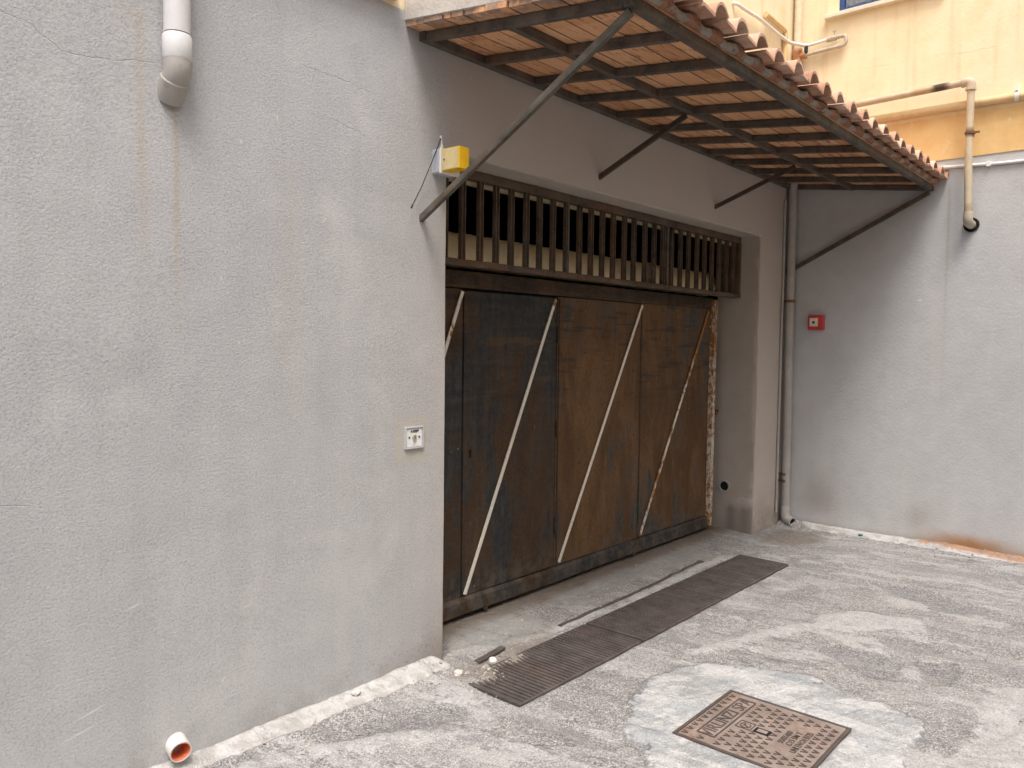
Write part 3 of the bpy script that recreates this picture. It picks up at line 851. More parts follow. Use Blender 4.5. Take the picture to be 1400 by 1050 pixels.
first = beam("crossbeam", cp(xb[0], -.046, FH / 2 - .0015), cp(xb[0], -1.117, FH / 2 - .0015), .033)
for x in xb[1:]:
    c = first.copy(); C.objects.link(c); c.parent = can; c.location = (x - xb[0], 0, 0)
def angle_bar(name, p, q, w, mat):
    b = MB(); p, q = Vector(p), Vector(q); d = (q - p).normalized()
    s = d.cross(Vector((0, 0, 1))).normalized(); u = s.cross(d)
    b.bar(p, q, w, .007); b.bar(p - s * (w / 2 - .0035) + u * (w / 2 + .0025), q - s * (w / 2 - .0035) + u * (w / 2 + .0025), .007, w - .002)
    b.bar(p + s * (w / 2 - .0035) + u * (w / 2 + .0025), q + s * (w / 2 - .0035) + u * (w / 2 + .0025), .007, w - .002)
    b.bar(p + u * (w), q + u * (w), w - .016, .006)
    return b.build(name, mat, can, bevel=.0015)
angle_bar("strut", (2.512, .004, 2.165), cp(2.512, -1.145, .0) - Vector((0, 0, .022)), .024, 'strut_steel')
angle_bar("strut", (3.964, .004, 2.60), cp(4.06, -.53, -.022), .024, 'strut_rust')
angle_bar("strut", (5.485, .004, 2.63), cp(5.68, -.53, -.022), .024, 'strut_rust')
angle_bar("strut", (6.885, -.004, 2.245), cp(6.87, -1.14, -.025), .028, 'frame_steel')
def deck():
    b = MB(); w = .124; T = .026
    n = 10
    for i in range(n):
        ya, yb_ = -w * i - .003, max(-w * (i + 1) + .003, -1.166)
        xa = 2.402 + rng.uniform(0, .012)
        x = xa
        while x < x1c:
            xe = x1c + .01 if rng.uniform() < .5 or x > xa else x + rng.uniform(1.5, 3.2)
            h0, h1 = FH + rng.uniform(.0005, .003), FH + T
            A, B_ = [cp(x, ya, h0), cp(xe - .002, ya, h0), cp(xe - .002, yb_, h0), cp(x, yb_, h0)], [cp(x, ya, h1), cp(xe - .002, ya, h1), cp(xe - .002, yb_, h1), cp(x, yb_, h1)]
            b.add(A + B_, [(3, 2, 1, 0), (4, 5, 6, 7), (0, 1, 5, 4), (1, 2, 6, 5), (2, 3, 7, 6), (3, 0, 4, 7)])
            x = xe
    b.build("plank_deck", 'deck', can)
    # backing so that no light leaks through the plank joints
    b = MB(); A = [cp(2.43, 0, FH + T + .002), cp(x1c, 0, FH + T + .002), cp(x1c, -1.166, FH + T + .002), cp(2.43, -1.166, FH + T + .002)]
    B_ = [p + Vector((0, 0, .02)) for p in A]
    b.add(A + B_, [(3, 2, 1, 0), (4, 5, 6, 7), (0, 1, 5, 4), (1, 2, 6, 5), (2, 3, 7, 6), (3, 0, 4, 7)])
    # lumps of mortar under the eaves tiles
    P = []; nx = 440
    for i in range(nx):
        x = 2.46 + (x1c - 2.46) * i / (nx - 1)
        k = ((x - 2.592) / .207 + .5) % 1.0                # 0 at a cover tile, .5 in a channel
        hump = math.cos(2 * math.pi * k) * .5 + .5
        e = .014 * mnoise.noise(Vector((x * 14, 1, 1))) + .010 * mnoise.noise(Vector((x * 45, 2, 1)))
        for (yy, hh) in ((-1.13, FH - .001 + T), (-1.172 - .006 * hump + e, FH + .004 + e * .4), (-1.186 - .016 * hump + e, FH + .016), (-1.182 - .014 * hump + e, FH + T + .010 + .014 * hump), (-1.15, FH + T + .016 + .006 * hump), (-.9, FH + T + .022), (-.02, FH + T + .024)):
            P.append(cp(x, yy, hh))
    b.grid(P, nx, 7)
    b.build("mortar_bed", 'bed', can, smooth=True)
deck()
def verge():
    b = MB(); P = []; ny = 60
    prof = [(.012, FH + .022), (-.004, FH + .03), (-.006, FH + .075), (-.003, FH + .12), (.012, FH + .165), (.045, FH + .2), (.10, FH + .205), (.14, FH + .09), (.15, FH + .025)]
    for i in range(ny):
        y = .0 - 1.225 * i / (ny - 1)
        fade = 1 - .45 * (i / (ny - 1))
        for (dx, hh) in prof:
            e = .012 * mnoise.noise(Vector((dx * 6, y * 5, hh * 9))) + .004 * mnoise.noise(Vector((dx * 20, y * 22, hh * 30)))
            P.append(cp(2.408 + dx + e, y, FH + .02 + (hh - FH - .02) * fade + e * .5))
    b.grid(P, ny, len(prof))
    k = len(prof); b.f.append(tuple((ny - 1) * k + j for j in range(k)))
    b.build("mortar_verge", 'verge', can, smooth=True)
verge()
def tiles():
    """S-shaped roof tiles: a narrow arched roll and a wide shallow pan, laid in overlapping courses"""
    b = MB(); pit = .207; J = lambda q: random.uniform(-q, q)
    prof = []
    for i in range(27):
        u = i / 26
        if u < .44: prof.append((u, .003 + .017 * (1 - u / .44)))            # flat pan falling to the valley
        else:
            t = (u - .44) / .56; prof.append((u, .003 + .066 * math.sqrt(max(0., 1 - (2 * min(t, .93) - 1) ** 2))))
    n = len(prof); T = .0135
    for row in range(4):
        y1 = -1.252 + row * .33
        for k in range(22):
            x0 = 2.62 - .60 * pit - pit * .13 + pit * k - .5 * .27 * pit
            if x0 + pit > x1c + .10 or x0 < 2.44: continue
            jy, jh, jx, tw = J(.009), J(.003), J(.004), J(.018)
            rings = []
            for (y, hh, sc_) in ((y1 + jy, .016 if row else .012, 1.0), (y1 + jy + .012, .0165 if row else .0125, 1.02), (min(y1 + .40, -.004), .000, .93)):
                for t in (T, 0.):
                    rings.append([cp(min(x0 + jx + pit * 1.03 * u + tw * (y - y1), x1c + .016), y, FH + .030 + hh + jh + z * sc_ + t - (.0 if t else .0)) for (u, z) in prof])
            vs = [v for q in rings for v in q]; fs = []
            for (p, q) in ((0, 2), (2, 4), (3, 1), (5, 3), (1, 0), (4, 5)):
                for i in range(n - 1): fs.append((p * n + i, p * n + i + 1, q * n + i + 1, q * n + i))
            for e in (0, n - 1):
                for (p, q, r_, s_) in ((0, 1, 3, 2), (2, 3, 5, 4)): fs.append((p * n + e, q * n + e, r_ * n + e, s_ * n + e))
            b.add(vs, fs)
    b.build("roof_tiles", 'tile', can, smooth=True)
tiles()

# ------------------------------------------------------------------ gate
GY = .33
gate = thing("garage_gate", (4.5, GY, .02), "wide rusty dark metal garage gate with cream diagonal bars and a wicket door", "garage gate")
def sheet(name, x0, x1, z0, z1, y, mat, parent=gate, t=.02, nx=14, nz=24, amp=.0025):
    b = MB(); P = []
    for i in range(nx):
        for j in range(nz):
            x, z = x0 + (x1 - x0) * i / (nx - 1), z0 + (z1 - z0) * j / (nz - 1)
            P.append((x, y + amp * mnoise.noise(Vector((x * 3.1, z * 2.3, 2.))), z))
    b.grid(P, nx, nz)
    b.add([(x0, y, z0), (x1, y, z0), (x1, y, z1), (x0, y, z1), (x0, y + t, z0), (x1, y + t, z0), (x1, y + t, z1), (x0, y + t, z1)],
          [(4, 5, 6, 7), (0, 4, 5, 1), (3, 2, 6, 7), (0, 3, 7, 4), (1, 5, 6, 2)])
    return b.build(name, mat, parent, smooth=True)
sheet("panel", 2.70, 3.126, .142, 1.897, GY, 'sheet_slate')
wick = sheet("wicket_door", 3.137, 3.983, .150, 1.890, GY - .003, 'sheet_slate')
sheet("panel", 3.994, 5.009, .148, 1.900, GY, 'sheet_brown')
sheet("panel", 5.014, 6.100, .148, 1.905, GY, 'sheet_brown')
def gate_bits():
    b = MB(); b.box(2.70, 6.10, GY + .024, GY + .034, .10, 1.95); b.build("backing_frame", 'gap', gate)
    b = MB(); b.box(2.70, 6.15, GY - .010, GY + .05, 1.906, 2.000); b.build("top_rail", 'rail_brown', gate, bevel=.006)
    b = MB()
    pts = [(GY + .04, .045), (GY - .022, .045), (GY - .030, .055), (GY - .026, .125), (GY - .008, .143), (GY + .04, .143)]
    n = 80; P = []
    for i in range(n):
        x = 2.70 + (6.13 - 2.70) * i / (n - 1)
        for (yy, zz) in pts: P.append((x, yy + .003 * mnoise.noise(Vector((x * 2, zz * 8, 1))), zz + .0035 * mnoise.noise(Vector((x * 1.4, 5, 1)))))
    b.grid(P, n, 6); b.f.append(tuple((n - 1) * 6 + k for k in range(6)))
    b.build("bottom_rail", 'rail_slate', gate, smooth=True)
    b = MB(); b.box(6.098, 6.146, GY - .042, GY + .03, .062, 1.985); b.build("edge_post", 'post', gate, bevel=.003)
    for xa, xb_ in ((4.008, 4.018), (5.005, 5.018)):
        b = MB(); b.box(xa, xb_, GY - .004, GY + .002, .15, 1.89); b.build("seam_strip", 'rail_brown', gate)
    for (p, q, mt, par) in (((3.115, 1.885), (2.80, 1.10), 'cream', gate), ((3.958, 1.882), (3.154, .158), 'cream', wick),
                            ((5.000, 1.892), (4.035, .165), 'cream', gate), ((6.045, 1.885), (5.034, .165), 'cream_rust', gate)):
        b = MB(); b.bar((p[0], GY - .010, p[1]), (q[0], GY - .010, q[1]), .023, .007, up=(0, 1, 0))
        o = b.build("diagonal_bar", mt, par, bevel=.001)
    # lock hole with plate, hinges, rivets
    b = MB(); b.tube([(3.193, GY - .004, .978), (3.193, GY - .0075, .978)], .011, 14); b.box(3.187, 3.199, GY - .0075, GY - .004, .945, .972); b.build("keyhole", 'gap', wick)
    for z in (1.66, 1.05, .42):
        b = MB(); b.tube([(3.988, GY - .010, z - .055), (3.988, GY - .010, z + .055)], .008, 10); b.build("hinge", 'rail_brown', wick, smooth=True)
    b = MB()
    for (x, z) in [(3.1, 1.5), (3.165, 1.5), (3.165, 1.2), (3.165, .75), (3.3, 1.86), (3.55, 1.865), (3.8, 1.86), (4.25, 1.55), (4.25, 1.2), (4.06, 1.2), (4.25, .8), (4.06, .6), (5.07, 1.55), (5.07, .9), (5.5, 1.3), (5.5, .7), (3.95, .35), (3.165, .35)]:
        b = MB(); b.tube([(x, GY + .002, z), (x, GY - .005, z), (x, GY - .0065, z)], [.005, .0048, .003], 8); b.build("rivet", 'grille', gate)
    for xa, xb_ in ((3.29, 3.315), (4.9, 4.92)):
        b = MB(); b.box(xa, xb_, GY - .045, GY - .02, .042, .073); b.build("floor_bolt", 'rail_brown', gate, bevel=.003)
gate_bits()

# grille over the gate
gr = thing("ventilation_grille", (4.5, .18, 2.0), "rusty steel grille of upright bars above the garage gate", "grille")
def grille():
    y = .165
    b = MB(); b.box(2.69, 6.300, y, y + .05, 2.468, 2.516); b.build("top_frame", 'grille', gr, bevel=.003)
    b = MB(); P = []
    n = 120
    for i in range(n):
        x = 2.69 + (6.305 - 2.69) * i / (n - 1); e = .003 * mnoise.noise(Vector((x * 9, 1, 4))) + .002 * mnoise.noise(Vector((x * 30, 1, 4)))
        for (yy, zz) in ((y + .06, 2.006), (y - .004 + e, 2.006 + e), (y - .006 + e, 2.026), (y - .002, 2.04 + e), (y + .06, 2.036)): P.append((x, yy, zz))
    b.grid(P, n, 5); b.build("bottom_frame", 'grille', gr)
    b = MB(); b.box(2.69, 6.300, y + .055, y + .085, 2.452, 2.514); b.build("rear_frame", 'drum', gr)
    b = MB(); b.box(6.284, 6.312, y + .0, y + .20, 2.04, 2.470); b.build("side_frame", 'grille', gr, bevel=.003)
    bars = [2.844 - .1285] + [2.844 + .1288 * i for i in range(27)]
    def ubar(x, w=.031, d=.027):
        b = MB()
        b.box(x - w / 2, x - w / 2 + .006, y + .002, y + d, 2.036, 2.470)
        b.box(x + w / 2 - .006, x + w / 2, y + .002, y + d, 2.036, 2.470)
        b.box(x - w / 2 + .006, x + w / 2 - .006, y + d * .45, y + d - .001, 2.036, 2.470)
        return b.build("bar", 'grille', gr)
    f = ubar(bars[0])
    for x in bars[1:]:
        c = f.copy(); C.objects.link(c); c.parent = gr
        dx = x - bars[0] + random.uniform(-.009, .009)
        c.location = (dx, random.uniform(-.0015, .0015), 0)
    for xa, xb_ in ((3.872, 3.890), (5.083, 5.099)):
        b = MB(); b.box(xa, xb_, y + .001, y + .03, 2.038, 2.468); b.build("joint_strip", 'strut_steel', gr, bevel=.002)
    b = MB(); b.box(4.79, 4.905, y + .022, y + .030, 2.035, 2.185)
    lt = b.build("latch_plate", 'grille', gr, bevel=.002)
    b = MB(); b.tube(bend([(4.87, y + .022, 2.06), (4.85, y - .012, 2.085), (4.89, y - .02, 2.115), (4.855, y - .012, 2.15), (4.87, y + .022, 2.17)], .02), .006, 8); b.build("hook", 'grille', lt, smooth=True)
    b = MB(); b.box(6.10, 6.284, y + .11, y + .116, 2.04, 2.468); b.build("end_plate", 'rail_brown', gr)
grille()
b = MB(); n = 40; P = []
b.tube([(2.60 + (6.22 - 2.60) * i / 60, .405 + .035, 2.125 + .003 * math.sin(i * 1.9)) for i in range(61)], .10, 28)
tag(b.build("roller_drum", 'drum', smooth=True), "cream painted round drum lying behind the rusty grille", "roller drum")

# bolt keep on the jamb, pipe stub in the jamb
b = MB(); b.box(6.285, 6.318, .345, .385, 1.0, 1.045); b.tube([(6.30, .33, 1.03), (6.30, .36, 1.03)], .008, 8)
tag(b.build("bolt_keeper", 'clamp', bevel=.003), "small rusty bolt keeper on the right jamb beside the gate edge", "bolt keeper")
hp = thing("vent_pipe_stub", (6.30, .262, .36), "short black pipe stub set low in the right jamb of the gate opening", "pipe stub")
b = MB(); b.hollow((6.33, .262, .382), (6.300, .262, .382), .052, .040); b.build("rim", 'pvc_dark', hp, smooth=True)
b = MB(); b.tube([(6.318, .262, .382), (6.3135, .262, .382)], .0405, 20); b.build("hole", 'gap', hp)

# ------------------------------------------------------------------ things on the front wall
dp = thing("downpipe", (1.32, -.05, 2.43), "thick grey plastic downpipe turning into the rough grey wall high on the left", "downpipe")
PX, PY = 1.320, -.050
b = MB(); b.tube([(PX, PY, z) for z in (9, 5, 3.5, 2.66)], .044, 32); b.build("pipe", 'pvc', dp, smooth=True)
b = MB(); b.tube([(PX, PY, z) for z in (2.655, 2.650, 2.572, 2.567)], [.045, .0485, .0485, .046], 32); b.build("socket", 'pvc', dp, smooth=True)
b = MB(); A = [Vector((PX, PY, 2.569))] + [Vector((PX, PY + .06 * (1 - math.cos(t)), 2.550 - .06 * math.sin(t))) for t in [R(46) * i / 7 for i in range(8)]]
b.tube(A, [.0465] * len(A), 32)
e0 = A[-1]; dr = (A[-1] - A[-2]).normalized()
b.tube([e0 - dr * .004, e0, e0 + dr * .012, e0 + dr * .075], [.0465, .0500, .0500, .0490], 32); b.build("elbow", 'pvc_dark', dp, smooth=True)

op = thing("drain_pipe_end", (1.30, -.03, .06), "open orange plastic drain pipe end sticking out at the foot of the left wall", "drain pipe")
b = MB(); b.hollow((1.315, .01, .112), (1.3045, -.058, .1015), .039, .0350, 32); b.build("outer_pipe", 'pvc_white', op, smooth=True)
b = MB(); b.hollow((1.314, .005, .1115), (1.3048, -.0562, .1017), .0349, .0325, 32)
b.tube([(1.314, .004, .1115), (1.3135, .0, .111)], .0326, 24); b.build("lining", 'orange', op, smooth=True)

ks = thing("key_switch", (2.47, 0, 1.098), "small square white key switch with a metal rim beside the gate", "key switch")
b = MB()
for (x0, x1, z0, z1) in ((2.412, 2.419, 1.096, 1.200), (2.520, 2.527, 1.096, 1.200), (2.419, 2.520, 1.096, 1.103), (2.419, 2.520, 1.193, 1.200)): b.box(x0, x1, -.012, .006, z0, z1)
b.build("rim", 'lamp_grey', ks, bevel=.0012)
b = MB(); b.box(2.421, 2.518, -.0075, .004, 1.105, 1.191); b.build("face", 'white_plastic', ks, bevel=.001)
b = MB(); b.tube([(2.469, -.007, 1.150), (2.469, -.013, 1.150)], .013, 24); b.build("lock", 'galv', ks)
b = MB(); b.box(2.467, 2.471, -.0138, -.0128, 1.142, 1.158); b.build("slot", 'gap', ks)
b = MB()
for x in (2.438, 2.500):
    b = MB(); b.tube([(x, -.007, 1.150), (x, -.009, 1.150)], .0055, 12); b.build("screw", 'iron', ks)
TX = Matrix(((1, 0, 0, 0), (0, 0, -1, 0), (0, 1, 0, 0), (0, 0, 0, 1)))
def on_front(x, y, z): return Matrix.Translation((x, y, z)) @ TX
text("lettering", "AXBEP", .0155, 'black', ks, on_front(2.469, -.008, 1.178), .0006, .35, 1.05, .0006)
text("lettering", "PUSH", .008, 'lamp_grey', ks, on_front(2.469, -.008, 1.124), .0005)
text("lettering", "12/24V", .006, 'lamp_grey', ks, on_front(2.469, -.008, 1.115), .0005)

bl = thing("warning_lamp", (2.62, 0, 2.395), "yellow flashing warning lamp box with whip aerial at the top left corner of the gate", "warning lamp")
b = MB(); b.box(2.578, 2.700, -.052, .006, 2.398, 2.512); b.build("base", 'lamp_grey', bl, bevel=.006)
b = MB(); b.box(2.574, 2.702, -.062, -.0525, 2.394, 2.514); b.build("collar", 'white_plastic', bl, bevel=.002)
b = MB(); b.box(2.582, 2.648, -.178, -.0625, 2.404, 2.506)
lens = b.build("lens", 'lamp_yellow', bl, bevel=.003)
b = MB(); b.box(2.5795, 2.5818, -.172, -.067, 2.408, 2.502); b.build("side_panel", 'lamp_cream', lens)
b = MB(); b.box(2.576, 2.5795, -.085, -.078, 2.452, 2.458); b.build("catch", 'iron', lens)
b = MB(); b.tube([(2.612, -.03, 2.512), (2.612, -.03, 2.535)], .007, 10); b.tube([(2.612, -.03, 2.535), (2.608, -.03, 2.572)], .0035, 8); b.tube([(2.606, -.03, 2.566), (2.606, -.03, 2.577)], .006, 10)
b.build("aerial_mount", 'white_plastic', bl, smooth=True)
b = MB(); b.tube([(2.608, -.03, 2.570), (2.55, -.03, 2.448), (2.485, -.03, 2.32), (2.428, -.028, 2.222)], .0024, 8); b.tube([(2.432, -.028, 2.228), (2.424, -.028, 2.213)], .0042, 8); b.build("aerial", 'black', bl, smooth=True)

# strut foot plates are mortared into the wall
# ------------------------------------------------------------------ corner downpipe
cpipe = thing("corner_downpipe", (6.84, -.06, .05), "slim grey downpipe in the corner with rusty clamps and an open foot", "downpipe")
b = MB(); b.tube([(6.835, -.058, 3.05), (6.838, -.058, 2), (6.850, -.062, 1), (6.858, -.066, .15)], .036, 24); b.build("pipe", 'pvc_dark', cpipe, smooth=True)
b = MB(); b.tube([(6.858, -.066, .17), (6.858, -.066, .165), (6.859, -.066, .10)] + [Vector((6.859 - .02 * (1 - math.cos(t)), -.066 - .05 * (1 - math.cos(t)), .10 - .05 * math.sin(t))) for t in [math.pi / 2 * i / 6 for i in range(1, 7)]], [.037] + [.041] * 8, 24, cap=False)
b.hollow((6.84, -.110, .052), (6.822, -.150, .046), .041, .031)
b.build("foot_elbow", 'pvc_dark', cpipe, smooth=True)
b = MB(); b.tube([(6.834, -.128, .049), (6.832, -.131, .0487)], .0312, 20); b.build("opening", 'gap', cpipe)
for z in (2.0, .46, .40):
    b = MB(); xx = 6.838 + (2 - z) * .0125
    b.tube([(xx, -.060, z - .012), (xx, -.060, z + .012)], .0395, 24); b.bar((xx, -.02, z), (xx - .03, .01, z), .012, .02); b.build("clamp", 'clamp', cpipe)
cab = MB(); cab.tube([(6.778 + .002 * math.sin(i), -.013, .12 + i * .145) for i in range(20)], .011, 12)
tag(cab.build("cable_conduit", 'pvc_dark', smooth=True), "thin grey conduit running up the corner behind the slim downpipe", "conduit")

# red call point
rc = thing("fire_call_point", (XC - .02, -.275, 1.749), "small red square fire call point on the grey neighbouring wall", "call point")
b = MB(); b.box(XC - .052, XC + .003, -.342, -.208, 1.749, 1.877); b.build("housing", 'red', rc, bevel=.008)
b = MB(); b.box(XC - .056, XC - .0525, -.298, -.228, 1.778, 1.850); b.build("face", 'sill', rc, bevel=.001)
b = MB(); b.tube([(XC - .0565, -.263, 1.813), (XC - .0605, -.263, 1.813)], .011, 16); b.build("button", 'black', rc)

# ------------------------------------------------------------------ pipes on the neighbouring wall
XW = XC - .008
b = MB(); b.tube([(XW - .034, y, 3.480 + .02 * y * .3) for y in (-.02, -1, -2, -4, -9)], .031, 20)
gp = tag(b.build("gas_pipe", 'gas', smooth=True), "straight yellow painted pipe along the boundary of the yellow wall", "pipe")
for y in (-1.70, -3.4):
    c = MB(); c.tube([(XW - .034, y - .014, 3.471), (XW - .034, y + .014, 3.471)], .036, 20); c.box(XW - .07, XW + .0, y - .010, y + .010, 3.505, 3.54); c.build("clip", 'conduit', gp)
lp = thing("loop_pipe", (XC - .09, -1.41, 2.55), "rust stained pipe crossing the yellow wall and dropping into the grey wall", "pipe")
xl = XC - .115
b = MB(); b.tube([(xl, -.35, 3.598), (xl, -1.0, 3.612), (xl, -1.372, 3.62)], .027, 20); b.tube([(xl, -1.41, 3.585), (xl, -1.414, 3.0), (xl, -1.425, 2.62)], .027, 20); b.build("pipe", 'gas_loop', lp, smooth=True)
b = MB(); b.tube(bend([(xl, -1.352, 3.62), (xl, -1.41, 3.62), (xl, -1.41, 3.56)], .045), .034, 20)
b.tube([(xl, -1.345, 3.62), (xl, -1.362, 3.62)], .038, 20); b.tube([(xl, -1.41, 3.553), (xl, -1.41, 3.572)], .038, 20); b.build("elbow", 'gas_loop', lp, smooth=True)
b = MB(); b.tube(bend([(xl, -1.425, 2.64), (xl, -1.426, 2.565), (XC + .01, -1.43, 2.555)], .05), .034, 20); b.build("foot_elbow", 'galv', lp, smooth=True)
b = MB(); b.tube([(XC - .012, -1.43, 2.556), (XC + .004, -1.43, 2.556)], .055, 20); b.build("wall_hole", 'gap', lp)
b = MB(); b.tube([(xl, -1.418, 3.225), (xl, -1.418, 3.243)], .036, 20); b.bar((xl, -1.38, 3.234), (xl, -1.48, 3.234), .012, .014); b.bar((xl, -1.418, 3.234), (XC, -1.418, 3.234), .012, .014); b.build("clamp", 'clamp', lp)
b = MB(); b.tube([(XC - .013, -.05, 3.06), (XC - .013, -1.1, 3.028), (XC - .013, -1.6, 3.0), (XC - .013, -2.6, 2.985), (XC - .013, -9, 2.95)], .0125, 12)
wc = tag(b.build("wall_conduit", 'conduit', smooth=True), "thin white conduit along the top of the grey neighbouring wall", "conduit")
b = MB(); b.box(XC - .03, XC, -1.545, -1.515, 2.985, 3.022); b.build("clip", 'conduit', wc, bevel=.003)

rp = thing("corner_riser", (6.86, -.045, 3.2), "vertical cream riser pipe with a rusty tee in the yellow corner", "pipe")
b = MB(); b.tube([(6.862, -.045, z) for z in (3.15, 4.1, 6, 9)], .032, 20); b.build("pipe", 'gas_riser', rp, smooth=True)
b = MB(); b.tube([(6.862, -.045, 4.06), (6.862, -.045, 4.19)], .040, 20); b.tube([(6.862, -.045, 4.125), (6.862, -.12, 4.125)], .030, 16); b.build("tee", 'gas_riser', rp, smooth=True)
b = MB(); b.tube([(6.862, -.045, 4.015), (6.862, -.045, 4.03)], .040, 20); b.build("clamp", 'clamp', rp)
xs_ = XW - .045
vp = thing("valve_pipe", (xs_, -.25, 4.13), "short metal pipe loop with a small valve below the blue window", "pipe")
b = MB(); b.tube(bend([(xs_, -.11, 4.125), (xs_, -.455, 4.135), (xs_, -.455, 4.215), (xs_, -.33, 4.212)], .035), .016, 14); b.build("pipe", 'galv', vp, smooth=True)
b = MB(); b.tube([(xs_, -.375, 4.212), (xs_, -.30, 4.210)], .022, 14); b.tube([(xs_, -.36, 4.225), (xs_, -.36, 4.262)], .006, 8); b.box(xs_ - .008, xs_ + .008, -.374, -.346, 4.262, 4.272)
b.tube([(xs_, -.39, 4.135), (xs_, -.41, 4.136)], .021, 14); b.build("valve", 'galv', vp, smooth=True)
b = MB(); b.tube([(xs_ - .01, -.125, 4.14), (xs_ - .01, -.125, 4.20)], .016, 12); b.build("stopper", 'black', vp)
b = MB(); b.tube(bend([(5.69, -.0, 4.215), (5.70, -.03, 4.20), (5.86, -.035, 4.200), (6.10, -.035, 4.215), (6.45, -.035, 4.205), (6.70, -.04, 4.20), (6.80, -.085, 4.205), (xs_, -.13, 4.20), (xs_, -.30, 4.211)], .12), .014, 12)
tag(b.build("white_hose", 'conduit', smooth=True), "white bent hose leading from the yellow wall to the small valve", "hose")
b = MB(); b.tube(bend([(6.24, -.022, 4.30), (6.60, -.022, 4.29), (6.645, -.022, 4.285), (6.645, -.022, 4.22), (6.645, -.022, 3.2)], .03), .021, 12)
st = tag(b.build("ochre_pipe", 'ochre', smooth=True), "short ochre pipe turning down behind the white hose", "pipe")
b = MB(); b.tube([(6.645, -.022, 4.19), (6.645, -.022, 4.235)], .024, 12); b.build("coupling", 'galv', st, smooth=True)

# ------------------------------------------------------------------ drain gratings, manhole and litter on the ground
def grating(x0, x1, label, seed):
    t = thing("drain_grating", ((x0 + x1) / 2, (GY0 + GY1) / 2, -.01), label, "drain grating", "iron gratings of the drain in front of the gate")
    r = random.Random(seed); tz = .004
    b = MB(); n = int((x1 - x0) / .0285); p = (x1 - x0 - .02) / n
    for i in range(n):
        xc = x0 + .01 + p * (i + .5); w = p * .60 + r.uniform(-.001, .001); e = r.uniform(-.001, .001)
        ya, yb = GY0 + .012, GY1 - .006 + r.uniform(-.004, .004)
        m_ = 7; P = []
        for j in range(m_):
            yy = ya + (yb - ya) * j / (m_ - 1)
            for (dx, dz) in ((-w / 2, -.018), (-w / 2 + .001, e - .0015), (-w / 2 + .003, e), (w / 2 - .003, e), (w / 2 - .001, e - .0015), (w / 2, -.018)): P.append((xc + dx + .0008 * math.sin(j * 2 + i), yy, tz + dz))
        b.grid(P, m_, 6)
    b.build("bars", 'iron', t)
    b = MB(); b.box(x0, x1, GY0 - .002, GY0 + .012, -.02, tz + .0012); b.box(x0, x0 + .014, GY0 + .012, GY1 - .004, -.02, tz + .0025); b.box(x1 - .014, x1, GY0 + .012, GY1 - .004, -.02, tz + .0025); b.box(x0, x1, GY1 - .004, GY1 + .006, -.02, tz)
    b.build("frame", 'iron', t, bevel=.0015)
    b = MB(); P = []; nx = 90
    for i in range(nx):
        for j in range(26):
            xx, yy = x0 + .009 + (x1 - x0 - .018) * i / (nx - 1), GY0 + .01 + (GY1 - GY0 - .014) * j / 25
            f = max(0., mnoise.noise(Vector((xx * 5, yy * 7, 4.)))) * .008 if seed == 1 else 0.
            P.append((xx, yy, -.0085 + f + (.0035 if seed == 3 else 0) + .003 * mnoise.noise(Vector((xx * 25, yy * 25, 1.)))))
    b.grid(P, nx, 26); b.build("silt", 'grit', t, smooth=True)
    return t
grating(*GRATES[0], "near iron drain grating half silted up with pale grit at its left end", 1)
grating(*GRATES[1], "middle iron drain grating of the three in front of the gate", 2)
grating(*GRATES[2], "far iron drain grating nearest the corner downpipe", 3)

